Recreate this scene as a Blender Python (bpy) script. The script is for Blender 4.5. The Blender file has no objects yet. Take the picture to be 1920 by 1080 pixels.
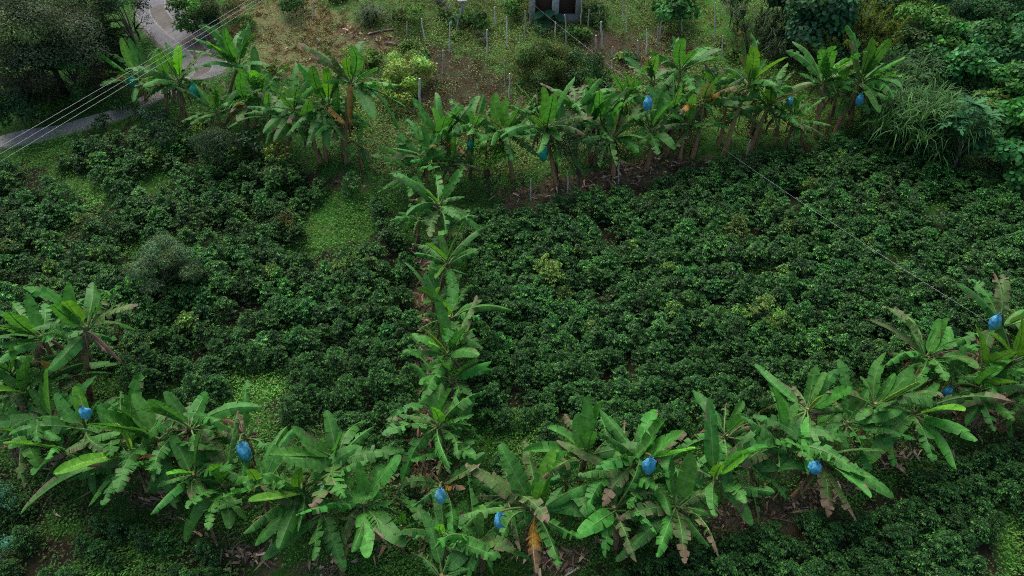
import bpy, math, random
import numpy as np
from mathutils import Vector

random.seed(7)
RNG = np.random.default_rng(11)
PI = math.pi
SC = bpy.context.scene
COL = SC.collection

# ------------------------------------------------------------------ camera frame
PITCH = math.radians(38.0)
CAM_Z = 23.8
FPX = 1297.0
SLOPE = math.tan(math.radians(15.0))
CAM = np.array([0.0, 0.0, CAM_Z])
FW = np.array([0, math.cos(PITCH), -math.sin(PITCH)])
UP = np.array([0, math.sin(PITCH), math.cos(PITCH)])
RT = np.array([1.0, 0, 0])
ZZ = np.array([0, 0, 1.0])


def ray(px, py):
    d = FW + RT * ((px - 960) / FPX) - UP * ((py - 540) / FPX)
    return d / np.linalg.norm(d)


def plane_hit(px, py):
    d = ray(px, py)
    t = (-CAM_Z) / (d[2] - SLOPE * d[1])
    return CAM + d * t


G0 = plane_hit(1405, 0)
G1 = plane_hit(1905, 345)
GD = (G1 - G0)[:2]
GD = GD / np.linalg.norm(GD)
GN = np.array([GD[1], -GD[0]])          # points to the right / away side
if GN[0] < 0:
    GN = -GN


def sstep(a, b, x):
    t = np.clip((x - a) / (b - a), 0, 1)
    return t * t * (3 - 2 * t)


def ground(x, y):
    x = np.asarray(x, float)
    y = np.asarray(y, float)
    yy = np.where(y > 62, 62 + (y - 62) * 0.25, y)
    yy = np.where(yy < -25, -25 + (yy + 25) * 0.2, yy)
    z = yy * SLOPE
    d = (x - G0[0]) * GN[0] + (y - G0[1]) * GN[1]
    z = z - 3.6 * sstep(0.0, 6.0, d) * sstep(8, 20, y)
    z = z + 0.14 * np.sin(x * 0.55 + 0.6 * np.sin(y * 0.4)) * np.sin(y * 0.47 + 1.0)
    z = z + 0.06 * np.sin(x * 1.9 + y * 0.7) * np.sin(y * 1.7 - x * 0.4)
    return z


def gz(x, y):
    return float(ground(x, y))


def hit(px, py, h=0.0):
    """the point seen at a photo position that stands h above the terrain"""
    d = ray(px, py)
    t = np.arange(12, 110, 0.2)
    P = CAM[None, :] + d[None, :] * t[:, None]
    f = P[:, 2] - ground(P[:, 0], P[:, 1]) - h
    k = np.argmax(f < 0)
    if f[k] >= 0:
        k = len(t) - 1
    a, b = t[max(k - 1, 0)], t[k]
    for _ in range(18):
        m = 0.5 * (a + b)
        p = CAM + d * m
        if p[2] - gz(p[0], p[1]) - h < 0:
            b = m
        else:
            a = m
    return CAM + d * (0.5 * (a + b))


def on_y(px, py, y):
    d = ray(px, py)
    return CAM + d * (y / d[1])


def project(P):
    P = np.atleast_2d(P) - CAM
    f = P @ FW
    return 960 + FPX * (P @ RT) / f, 540 - FPX * (P @ UP) / f, f


def in_poly(px, py, poly):
    inside = np.zeros(px.shape, bool)
    n = len(poly)
    for i in range(n):
        x0, y0 = poly[i]
        x1, y1 = poly[(i + 1) % n]
        c = ((y0 > py) != (y1 > py)) & (px < (x1 - x0) * (py - y0) / (y1 - y0 + 1e-9) + x0)
        inside ^= c
    return inside


# ------------------------------------------------------------------ mesh helpers
class MB:
    """collects vertices, faces and one colour per vertex, then links ONE mesh object"""

    def __init__(self):
        self.v, self.c, self.lv, self.lt, self.n = [], [], [], [], 0

    def add(self, verts, faces, cols):
        verts = np.asarray(verts, float).reshape(-1, 3)
        cols = np.asarray(cols, float)
        if cols.ndim == 1:
            cols = np.tile(cols, (len(verts), 1))
        self.v.append(verts)
        self.c.append(cols[:, :3])
        if isinstance(faces, np.ndarray):
            self.lv.append((faces + self.n).ravel())
            self.lt.append(np.full(len(faces), faces.shape[1]))
        else:
            for f in faces:
                self.lv.append(np.array(f) + self.n)
                self.lt.append(np.array([len(f)]))
        self.n += len(verts)

    def mesh(self, name, mat, smooth=False, origin=None):
        v = np.concatenate(self.v)
        if origin is not None:
            v = v - np.asarray(origin)
        c = np.concatenate(self.c)
        lv = np.concatenate(self.lv).astype(np.int32)
        lt = np.concatenate(self.lt).astype(np.int32)
        me = bpy.data.meshes.new(name)
        me.vertices.add(len(v))
        me.vertices.foreach_set('co', v.astype(np.float32).ravel())
        me.loops.add(len(lv))
        me.loops.foreach_set('vertex_index', lv)
        me.polygons.add(len(lt))
        ls = np.zeros(len(lt), np.int32)
        ls[1:] = np.cumsum(lt)[:-1]
        me.polygons.foreach_set('loop_start', ls)
        me.polygons.foreach_set('loop_total', lt)
        at = me.color_attributes.new('tint', 'FLOAT_COLOR', 'POINT')
        at.data.foreach_set('color', np.concatenate([np.clip(c, 0, 1), np.ones((len(c), 1))], 1).astype(np.float32).ravel())
        if smooth:
            me.polygons.foreach_set('use_smooth', np.ones(len(lt), bool))
        me.materials.append(mat)
        me.update(calc_edges=True)
        me.validate()
        return me

    def build(self, name, mat, parent=None, smooth=False, origin=None):
        o = bpy.data.objects.new(name, self.mesh(name, mat, smooth, origin))
        COL.objects.link(o)
        if parent is not None:
            o.parent = parent
        elif origin is not None:
            o.location = origin
        return o

    def tube(self, pts, radii, col, n=7, jitter=0.0, cap=True):
        pts = np.asarray(pts, float)
        m = len(pts)
        T = np.gradient(pts, axis=0)
        T /= np.linalg.norm(T, axis=1)[:, None] + 1e-9
        ref = np.array([0.31, 0.95, 0.1]) if abs(T[0][1]) < 0.8 else np.array([1.0, 0.1, 0.2])
        A = np.cross(T, ref)
        A /= np.linalg.norm(A, axis=1)[:, None] + 1e-9
        B = np.cross(T, A)
        th = np.linspace(0, 2 * PI, n, endpoint=False)
        r = np.asarray(radii, float)
        if r.ndim == 0:
            r = np.full(m, float(r))
        rr = r[:, None] * (1 + jitter * RNG.standard_normal((m, n)))
        V = pts[:, None, :] + A[:, None, :] * (rr * np.cos(th))[..., None] + B[:, None, :] * (rr * np.sin(th))[..., None]
        i, j = np.meshgrid(np.arange(m - 1), np.arange(n), indexing='ij')
        i, j = i.ravel(), j.ravel()
        k = (j + 1) % n
        F = np.stack([i * n + j, i * n + k, (i + 1) * n + k, (i + 1) * n + j], 1)
        col = np.asarray(col, float)
        if col.ndim == 2 and len(col) == m:
            col = np.repeat(col, n, 0)
        self.add(V.reshape(-1, 3), F, col)
        if cap:
            self.add(V[-1], [list(range(n))], col if col.ndim == 1 else col[-1])
        return self

    def box(self, c, s, col, rot=0.0):
        x, y, z = np.array(s) / 2
        v = np.array([[-x, -y, -z], [x, -y, -z], [x, y, -z], [-x, y, -z], [-x, -y, z], [x, -y, z], [x, y, z], [-x, y, z]])
        ca, sa = math.cos(rot), math.sin(rot)
        v = v @ np.array([[ca, sa, 0], [-sa, ca, 0], [0, 0, 1]]) + np.array(c)
        F = np.array([[0, 3, 2, 1], [4, 5, 6, 7], [0, 1, 5, 4], [1, 2, 6, 5], [2, 3, 7, 6], [3, 0, 4, 7]])
        self.add(v, F, col)
        return self


def nrm(a):
    return a / (np.linalg.norm(a, axis=-1, keepdims=True) + 1e-9)


# leaf templates: along, side, normal
TPL = {
    'fold': (np.array([[0, 0, 0], [.45, -.5, .10], [.5, 0, 0.06], [.45, .5, .10], [1, 0, -.12]]),
             np.array([[0, 2, 1], [0, 3, 2], [1, 2, 4], [2, 3, 4]])),
    'diamond': (np.array([[0, 0, 0], [.45, -.5, .10], [1, 0, -.08], [.45, .5, .10]]),
                np.array([[0, 3, 2], [0, 2, 1]])),
    'hex': (np.array([[0, 0, 0], [.28, -.46, .08], [.68, -.40, .03], [1, 0, -.10], [.68, .40, .03], [.28, .46, .08]]),
            np.array([[0, 3, 2, 1], [0, 5, 4, 3]])),
    'blade': (np.array([[0, -.5, 0], [0, .5, 0], [.38, -.45, .16], [.38, .45, .16], [.72, -.3, .12], [.72, .3, .12], [1, 0, -.14]]),
              np.array([[0, 1, 3], [0, 3, 2], [2, 3, 5], [2, 5, 4], [4, 5, 6]])),
    'lobed': (np.array([[0, 0, 0], [.18, -.28, .05], [.25, -.1, 0], [.42, -.5, .04], [.45, -.13, .0], [.66, -.42, 0], [.68, -.1, 0], [.84, -.22, -.05], [1, 0, -.15],
                        [.18, .28, .05], [.25, .1, 0], [.42, .5, .04], [.45, .13, .0], [.66, .42, 0], [.68, .1, 0], [.84, .22, -.05]]),
              np.array([[0, 2, 1], [2, 4, 3], [4, 6, 5], [6, 8, 7], [0, 9, 10], [10, 11, 12], [12, 13, 14], [14, 15, 8], [0, 10, 2], [2, 10, 12], [2, 12, 4], [4, 12, 14], [4, 14, 6], [6, 14, 8]])),
}


def leaves(mb, pos, axis, normal, length, width, cols, tpl='fold', curl=1.0):
    n = len(pos)
    if n == 0:
        return
    T, F = TPL[tpl]
    axis = nrm(axis)
    side = nrm(np.cross(axis, normal))
    nor = np.cross(side, axis)
    L = np.broadcast_to(np.asarray(length, float), (n,))
    W = np.broadcast_to(np.asarray(width, float), (n,))
    V = (pos[:, None, :] + axis[:, None, :] * (L[:, None] * T[None, :, 0])[..., None]
         + side[:, None, :] * (W[:, None] * T[None, :, 1])[..., None]
         + nor[:, None, :] * (L[:, None] * T[None, :, 2] * curl)[..., None])
    k = len(T)
    FF = (F[None] + (np.arange(n) * k)[:, None, None]).reshape(-1, F.shape[1])
    mb.add(V.reshape(-1, 3), FF, np.repeat(cols, k, 0))


def rdir(n, zlo=-1.0, zhi=1.0):
    z = RNG.uniform(zlo, zhi, n)
    a = RNG.uniform(0, 2 * PI, n)
    r = np.sqrt(np.maximum(0, 1 - z * z))
    return np.stack([r * np.cos(a), r * np.sin(a), z], 1)


def tint(base, n, v=0.25, hue=0.12):
    base = np.asarray(base, float)
    k = np.exp(RNG.normal(0, v, (n, 1)))
    h = np.exp(RNG.normal(0, hue, (n, 3)) * np.array([1.0, .35, .8]))
    return base[None] * k * h


def noise2(x, y, s, seed):
    r = np.random.default_rng(seed)
    v = 0
    for k in range(6):
        a = r.uniform(0, 2 * PI); q = s * r.uniform(.5, 2.2)
        v = v + np.sin((x * math.cos(a) + y * math.sin(a)) * q + r.uniform(0, 6))
    return v / 6


# ------------------------------------------------------------------ materials
def new_mat(name):
    m = bpy.data.materials.new(name)
    m.use_nodes = True
    nt = m.node_tree
    nt.nodes.clear()
    out = nt.nodes.new('ShaderNodeOutputMaterial')
    return m, nt, out


def leaf_mat(name, rough=0.45, spec=0.4, trans=0.18, rnd=0.25, scale=0.0):
    m, nt, out = new_mat(name)
    N, Lk = nt.nodes, nt.links
    at = N.new('ShaderNodeAttribute'); at.attribute_name = 'tint'
    oi = N.new('ShaderNodeObjectInfo')
    mr = N.new('ShaderNodeMapRange'); mr.inputs['To Min'].default_value = 1 - rnd; mr.inputs['To Max'].default_value = 1 + rnd
    Lk.new(oi.outputs['Random'], mr.inputs['Value'])
    mx = N.new('ShaderNodeMix'); mx.data_type = 'RGBA'; mx.blend_type = 'MULTIPLY'; mx.inputs['Factor'].default_value = 1
    Lk.new(at.outputs['Color'], mx.inputs['A'])
    Lk.new(mr.outputs['Result'], mx.inputs['B'])
    col = mx.outputs['Result']
    if scale:
        g = N.new('ShaderNodeNewGeometry')
        no = N.new('ShaderNodeTexNoise'); no.inputs['Scale'].default_value = scale; no.inputs['Detail'].default_value = 3
        Lk.new(g.outputs['Position'], no.inputs['Vector'])
        m2 = N.new('ShaderNodeMapRange'); m2.inputs['From Min'].default_value = .3; m2.inputs['From Max'].default_value = .7
        m2.inputs['To Min'].default_value = .72; m2.inputs['To Max'].default_value = 1.25
        Lk.new(no.outputs['Fac'], m2.inputs['Value'])
        mx2 = N.new('ShaderNodeMix'); mx2.data_type = 'RGBA'; mx2.blend_type = 'MULTIPLY'; mx2.inputs['Factor'].default_value = 1
        Lk.new(col, mx2.inputs['A']); Lk.new(m2.outputs['Result'], mx2.inputs['B'])
        col = mx2.outputs['Result']
    p = N.new('ShaderNodeBsdfPrincipled')
    p.inputs['Roughness'].default_value = rough
    p.inputs['Specular IOR Level'].default_value = spec
    Lk.new(col, p.inputs['Base Color'])
    if trans > 0:
        t = N.new('ShaderNodeBsdfTranslucent')
        hs = N.new('ShaderNodeMix'); hs.data_type = 'RGBA'; hs.blend_type = 'MULTIPLY'; hs.inputs['Factor'].default_value = 1
        hs.inputs['B'].default_value = (1.5, 1.5, .7, 1)
        Lk.new(col, hs.inputs['A']); Lk.new(hs.outputs['Result'], t.inputs['Color'])
        ms = N.new('ShaderNodeMixShader'); ms.inputs['Fac'].default_value = trans
        Lk.new(p.outputs[0], ms.inputs[1]); Lk.new(t.outputs[0], ms.inputs[2])
        Lk.new(ms.outputs[0], out.inputs['Surface'])
    else:
        Lk.new(p.outputs[0], out.inputs['Surface'])
    return m


M_BAN = leaf_mat('banana leaf', .5, .22, .26, .12, 6.0)
M_STEM = leaf_mat('banana stem', .7, .2, 0, .2, 14.0)
M_COF = leaf_mat('coffee leaf', .42, .17, .18, .3)
M_FOL = leaf_mat('foliage', .6, .12, .22, .15)
M_WEED = leaf_mat('weed', .6, .25, .2, .0)
M_DRY = leaf_mat('dry plant', .85, .1, .08, .1)
M_BARK = leaf_mat('bark', .85, .15, 0, .2, 9.0)
M_WOOD = leaf_mat('weathered wood', .85, .15, 0, .25, 12.0)
M_CONC = leaf_mat('concrete', .85, .2, 0, .05, 5.0)
M_WIRE = leaf_mat('wire', .4, .5, 0, 0)


def mat_bag():
    m, nt, out = new_mat('thin plastic')
    N, Lk = nt.nodes, nt.links
    at = N.new('ShaderNodeAttribute'); at.attribute_name = 'tint'
    p = N.new('ShaderNodeBsdfPrincipled'); p.inputs['Roughness'].default_value = .3
    Lk.new(at.outputs['Color'], p.inputs['Base Color'])
    t = N.new('ShaderNodeBsdfTranslucent'); Lk.new(at.outputs['Color'], t.inputs['Color'])
    ms = N.new('ShaderNodeMixShader'); ms.inputs['Fac'].default_value = .3
    Lk.new(p.outputs[0], ms.inputs[1]); Lk.new(t.outputs[0], ms.inputs[2]); Lk.new(ms.outputs[0], out.inputs['Surface'])
    return m


M_BAG = mat_bag()


def mat_ground():
    m, nt, out = new_mat('soil and moss')
    N, Lk = nt.nodes, nt.links
    at = N.new('ShaderNodeAttribute'); at.attribute_name = 'tint'
    g = N.new('ShaderNodeNewGeometry')
    n1 = N.new('ShaderNodeTexNoise'); n1.inputs['Scale'].default_value = 1.3; n1.inputs['Detail'].default_value = 8; n1.inputs['Roughness'].default_value = .7
    n2 = N.new('ShaderNodeTexNoise'); n2.inputs['Scale'].default_value = 9; n2.inputs['Detail'].default_value = 6; n2.inputs['Roughness'].default_value = .75
    for n in (n1, n2):
        Lk.new(g.outputs['Position'], n.inputs['Vector'])
    mr = N.new('ShaderNodeMapRange'); mr.inputs['From Min'].default_value = .3; mr.inputs['From Max'].default_value = .7
    mr.inputs['To Min'].default_value = .5; mr.inputs['To Max'].default_value = 1.5
    Lk.new(n2.outputs['Fac'], mr.inputs['Value'])
    cr = N.new('ShaderNodeValToRGB')
    e = cr.color_ramp.elements
    e[0].position = .38; e[0].color = (1.12, .95, .85, 1)
    e[1].position = .62; e[1].color = (.75, 1.15, .8, 1)
    Lk.new(n1.outputs['Fac'], cr.inputs['Fac'])
    a = N.new('ShaderNodeMix'); a.data_type = 'RGBA'; a.blend_type = 'MULTIPLY'; a.inputs['Factor'].default_value = 1
    b = N.new('ShaderNodeMix'); b.data_type = 'RGBA'; b.blend_type = 'MULTIPLY'; b.inputs['Factor'].default_value = 1
    Lk.new(at.outputs['Color'], a.inputs['A']); Lk.new(cr.outputs['Color'], a.inputs['B'])
    Lk.new(a.outputs['Result'], b.inputs['A']); Lk.new(mr.outputs['Result'], b.inputs['B'])
    p = N.new('ShaderNodeBsdfPrincipled'); p.inputs['Roughness'].default_value = .95; p.inputs['Specular IOR Level'].default_value = .1
    Lk.new(b.outputs['Result'], p.inputs['Base Color'])
    bp = N.new('ShaderNodeBump'); bp.inputs['Strength'].default_value = .7; bp.inputs['Distance'].default_value = .12
    Lk.new(n2.outputs['Fac'], bp.inputs['Height']); Lk.new(bp.outputs['Normal'], p.inputs['Normal'])
    Lk.new(p.outputs[0], out.inputs['Surface'])
    return m


M_GROUND = mat_ground()


def tag(o, label=None, cat=None, group=None, kind=None):
    if label: o['label'] = label
    if cat: o['category'] = cat
    if group: o['group'] = group
    if kind: o['kind'] = kind
    return o


def empty(name, loc):
    o = bpy.data.objects.new(name, None)
    o.empty_display_size = .3
    o.location = loc
    COL.objects.link(o)
    return o


# ------------------------------------------------------------------ regions (photo positions, used as ground areas)
PA = [(885, 392), (1000, 378), (1200, 345), (1330, 298), (1480, 282), (1640, 246), (1740, 262), (1860, 330), (1960, 400), (2010, 430), (2010, 600),
      (1850, 600), (1730, 650), (1640, 690), (1500, 740), (1400, 790), (1250, 800), (1020, 815), (890, 770), (895, 700), (890, 600), (880, 480)]
PB = [(-80, 300), (60, 288), (110, 262), (200, 250), (300, 225), (420, 240), (500, 290), (640, 340), (700, 345), (750, 420), (770, 500), (772, 640), (762, 740), (740, 840),
      (560, 790), (420, 760), (330, 740), (240, 700), (180, 660), (-80, 650)]
PC = [(1120, 1066), (1300, 1022), (1460, 975), (1620, 945), (1780, 850), (2010, 770), (2010, 1150), (1090, 1150)]
PD = [(-80, 860), (60, 900), (150, 940), (300, 990), (400, 1030), (500, 1080), (560, 1150), (-80, 1150)]
PE = [(900, 810), (1030, 820), (1060, 900), (980, 900), (900, 860)]
PF = [(700, 840), (770, 840), (780, 920), (720, 900)]
HILL = [(420, -60), (1400, -60), (1500, 70), (1690, 225), (1480, 260), (1300, 270), (960, 330), (700, 330), (560, 150), (440, 120)]
STRAW = [(455, 10), (560, -20), (690, 60), (740, 50), (720, 110), (640, 130), (520, 150), (470, 110)]
SOIL = [(800, 90), (900, 110), (960, 160), (970, 210), (860, 230), (780, 240), (770, 200), (800, 150)]
SOIL2 = [(1090, 60), (1240, 60), (1330, 90), (1300, 130), (1180, 140), (1100, 120)]
PATCH = [(635, 405, 75, 62), (575, 455, 60, 26), (480, 720, 70, 45), (130, 330, 42, 28), (180, 365, 38, 28), (290, 335, 55, 24), (440, 800, 60, 60), (960, 815, 70, 40), (1900, 1010, 36, 80),
         (60, 300, 60, 16), (250, 870, 0, 0), (340, 460, 20, 16), (110, 270, 30, 20), (420, 590, 30, 14), (560, 600, 34, 16), (250, 455, 30, 22), (1770, 380, 40, 16), (1690, 470, 26, 14),
         (120, 420, 30, 14), (60, 560, 22, 16), (345, 585, 22, 14), (1420, 500, 26, 12), (1385, 425, 20, 10), (430, 985, 60, 30), (280, 1030, 60, 26), (120, 985, 36, 24), (620, 1030, 60, 34), (200, 1075, 60, 18)]


def patch_mask(px, py):
    m = np.zeros(px.shape, bool)
    for x, y, a, b in PATCH:
        a, b = a * .98, b * .98
        if a:
            m |= ((px - x) / a) ** 2 + ((py - y) / b) ** 2 < 1
    return m


LITTER = [[(768, 455), (815, 470), (800, 560), (805, 640), (830, 700), (790, 740), (770, 680), (775, 560)],
          [(768, 740), (800, 760), (830, 880), (800, 960), (740, 950), (770, 850)],
          [(1000, 1040), (1110, 1030), (1100, 1070), (1010, 1085)],
          [(1330, 960), (1500, 920), (1620, 880), (1640, 900), (1480, 1000), (1330, 1000)],
          [(1790, 780), (1900, 750), (1910, 780), (1820, 815)], [(1640, 850), (1720, 840), (1700, 880), (1630, 880)],
          [(370, 980), (420, 1000), (520, 1040), (540, 1070), (450, 1060), (380, 1020)], [(580, 1040), (650, 1045), (640, 1085), (570, 1085)],
          [(-10, 800), (30, 800), (30, 840), (-10, 850)], [(620, 335), (690, 330), (690, 350), (640, 355)],
          [(1090, 330), (1240, 290), (1330, 300), (1200, 345), (1000, 380), (900, 370)], [(200, 905), (300, 930), (360, 990), (250, 950)],
          [(640, 45), (700, 60), (740, 70), (740, 85), (640, 75)], [(1660, 205), (1690, 225), (1680, 240), (1650, 230)]]

# ------------------------------------------------------------------ ground
def axis(lo, a, b, hi, st, n):
    return np.concatenate([lo + (a - lo) * (1 - np.linspace(1, 0, n, endpoint=False) ** 2.2), np.arange(a, b, st), b + (hi - b) * np.linspace(0, 1, n) ** 2.2])


def build_ground():
    xs = axis(-400, -48, 48, 400, .42, 18)
    ys = axis(-300, 6, 78, 500, .42, 18)
    X, Y = np.meshgrid(xs, ys)
    Z = ground(X, Y)
    nx, ny = len(xs), len(ys)
    V = np.stack([X.ravel(), Y.ravel(), Z.ravel()], 1)
    i, j = np.meshgrid(np.arange(ny - 1), np.arange(nx - 1), indexing='ij')
    i, j = i.ravel(), j.ravel()
    F = np.stack([i * nx + j, i * nx + j + 1, (i + 1) * nx + j + 1, (i + 1) * nx + j], 1)
    px, py, f = project(V)
    px = np.where(f > 1, px + RNG.normal(0, 10, px.shape), -9999)
    py = py + RNG.normal(0, 7, py.shape)
    soil = np.array([.030, .024, .018]); moss = np.array([.032, .088, .019]); straw = np.array([.155, .132, .075]); earth = np.array([.062, .050, .036]); grassy = np.array([.050, .120, .025])
    c = np.tile(moss, (len(V), 1))
    for P in (PA, PB, PC, PD):
        c[in_poly(px, py, P)] = soil
    h = in_poly(px, py, HILL)
    c[h] = .25 * earth + .75 * grassy
    c[h & (px > 1300)] = grassy * 1.15
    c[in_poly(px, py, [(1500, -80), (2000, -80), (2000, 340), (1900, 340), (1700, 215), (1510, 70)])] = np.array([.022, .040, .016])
    c[in_poly(px, py, STRAW)] = straw
    c[in_poly(px, py, SOIL)] = earth * .8
    c[in_poly(px, py, SOIL2)] = earth
    c[patch_mask(px, py)] = grassy
    for P in LITTER:
        c[in_poly(px, py, P)] = np.array([.105, .075, .056])
    bank = in_poly(px, py, [(425, 0), (455, 0), (450, 50), (430, 85), (418, 80)])
    c[bank] = np.array([.14, .075, .055])
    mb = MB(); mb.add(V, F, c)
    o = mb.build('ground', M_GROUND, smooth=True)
    tag(o, kind='structure')


build_ground()

# ------------------------------------------------------------------ road
def catmull(P, n=10):
    P = np.asarray(P, float)
    Q = np.concatenate([[2 * P[0] - P[1]], P, [2 * P[-1] - P[-2]]])
    out = []
    for k in range(1, len(Q) - 2):
        for t in np.linspace(0, 1, n, endpoint=False):
            a, b, c, d = Q[k - 1:k + 3]
            out.append(.5 * ((2 * b) + (c - a) * t + (2 * a - 5 * b + 4 * c - d) * t * t + (3 * b - a - 3 * c + d) * t ** 3))
    out.append(P[-1])
    return np.array(out)


ROAD_PX = [(-150, 290), (-60, 278), (20, 265), (80, 253), (140, 240), (200, 222), (250, 203), (300, 182), (345, 160), (375, 140), (385, 122), (372, 98), (345, 74), (312, 46), (296, 20), (300, -6), (325, -40), (370, -80)]


def build_road():
    pts = np.array([hit(x, y) for x, y in ROAD_PX])
    C = catmull(pts[:, :2], 12)
    T = np.gradient(C, axis=0); T /= np.linalg.norm(T, axis=1)[:, None]
    Nn = np.stack([T[:, 1], -T[:, 0]], 1)
    px, py, f = project(np.c_[C, ground(C[:, 0], C[:, 1])])
    upper = sstep(330, 300, px) * 0 + (py < 150)
    hw = np.where(py < 140, 1.2, .44)
    k = np.ones(9) / 9
    hw = np.convolve(np.pad(hw, 4, mode='edge'), k, 'valid')
    off = np.array([-1.25, -1.0, -.98, -.95, -.92, -.42, -.39, -.36, -.33, 0, .33, .36, .39, .42, .92, .95, .98, 1.0, 1.25])
    gravel = np.array([.105, .094, .082]); track = np.array([.115, .115, .124]); line = np.array([.17, .165, .16]); cob = np.array([.085, .075, .064])
    cc = [gravel * .8, gravel, gravel, line, track, track, line, line, cob, cob, cob, line, line, track, track, line, gravel, gravel, gravel * .8]
    m, n = len(C), len(off)
    xy = C[:, None, :] + Nn[:, None, :] * (off[None, :] * hw[:, None])[..., None]
    z = ground(xy[..., 0], xy[..., 1]) + .10
    z[:, 0] -= .25; z[:, -1] -= .25
    V = np.concatenate([xy, z[..., None]], 2).reshape(-1, 3)
    i, j = np.meshgrid(np.arange(m - 1), np.arange(n - 1), indexing='ij'); i, j = i.ravel(), j.ravel()
    F = np.stack([i * n + j, i * n + j + 1, (i + 1) * n + j + 1, (i + 1) * n + j], 1)
    col = np.tile(np.array(cc)[None], (m, 1, 1))
    seg = (np.arange(m) // 9) % 3
    for a in range(m):
        if seg[a] == 1 and py[a] < 130:
            col[a, 8:11] = track * 1.05
        if py[a] > 150:
            col[a, 1:18] = np.array([.20, .19, .18])
    mb = MB(); mb.add(V, F, col.reshape(-1, 3) * np.exp(RNG.normal(0, .08, (m * n, 1))))
    m2, nt, out = new_mat('worn concrete road')
    Nd, Lk = nt.nodes, nt.links
    at = Nd.new('ShaderNodeAttribute'); at.attribute_name = 'tint'
    g = Nd.new('ShaderNodeNewGeometry')
    n1 = Nd.new('ShaderNodeTexNoise'); n1.inputs['Scale'].default_value = 5; n1.inputs['Detail'].default_value = 8; n1.inputs['Roughness'].default_value = .8
    Lk.new(g.outputs['Position'], n1.inputs['Vector'])
    mr = Nd.new('ShaderNodeMapRange'); mr.inputs['From Min'].default_value = .3; mr.inputs['From Max'].default_value = .7; mr.inputs['To Min'].default_value = .6; mr.inputs['To Max'].default_value = 1.35
    Lk.new(n1.outputs['Fac'], mr.inputs['Value'])
    a = Nd.new('ShaderNodeMix'); a.data_type = 'RGBA'; a.blend_type = 'MULTIPLY'; a.inputs['Factor'].default_value = 1
    Lk.new(at.outputs['Color'], a.inputs['A']); Lk.new(mr.outputs['Result'], a.inputs['B'])
    p = Nd.new('ShaderNodeBsdfPrincipled'); p.inputs['Roughness'].default_value = .9
    Lk.new(a.outputs['Result'], p.inputs['Base Color']); Lk.new(p.outputs[0], out.inputs['Surface'])
    o = mb.build('road', m2); tag(o, kind='structure')
    # low kerb along the bank on the right of the upper bend
    sel = np.where((py < 75) & (py > 22))[0]
    for sgn in (1,):
        Kp = xy[sel][:, 0 if project(np.r_[xy[sel[0], 0], 0])[0] > project(np.r_[xy[sel[0], -1], 0])[0] else -1]
        K3 = np.c_[Kp, ground(Kp[:, 0], Kp[:, 1]) + .08]
        kb = MB(); kb.tube(K3, .09, (.22, .20, .17), 6, .1)
        tag(kb.build('kerb', M_CONC), kind='structure')
    return C, hw


ROAD_C, ROAD_W = build_road()


def near_road(x, y, extra=.3):
    d = np.min(np.hypot(x[:, None] - ROAD_C[None, :, 0], y[:, None] - ROAD_C[None, :, 1]) - ROAD_W[None], axis=1)
    return d < extra


# ------------------------------------------------------------------ banana plants
KIND = {   # half width, torn, dihedral, colour, arch
    'g': (.25, .66, -16, (.050, .190, .032), .24),
    'u': (.262, .36, 14, (.056, .200, .033), .10),
    'y': (.255, .15, 20, (.100, .300, .028), .10),
    'n': (.12, .00, 66, (.230, .400, .055), .04),
    'b': (.235, .90, -20, (.074, .150, .038), .22),
    'd': (.16, 1.0, -62, (.160, .115, .072), .20),
    'o': (.23, .6, -30, (.400, .215, .040), .20),
}


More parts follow.
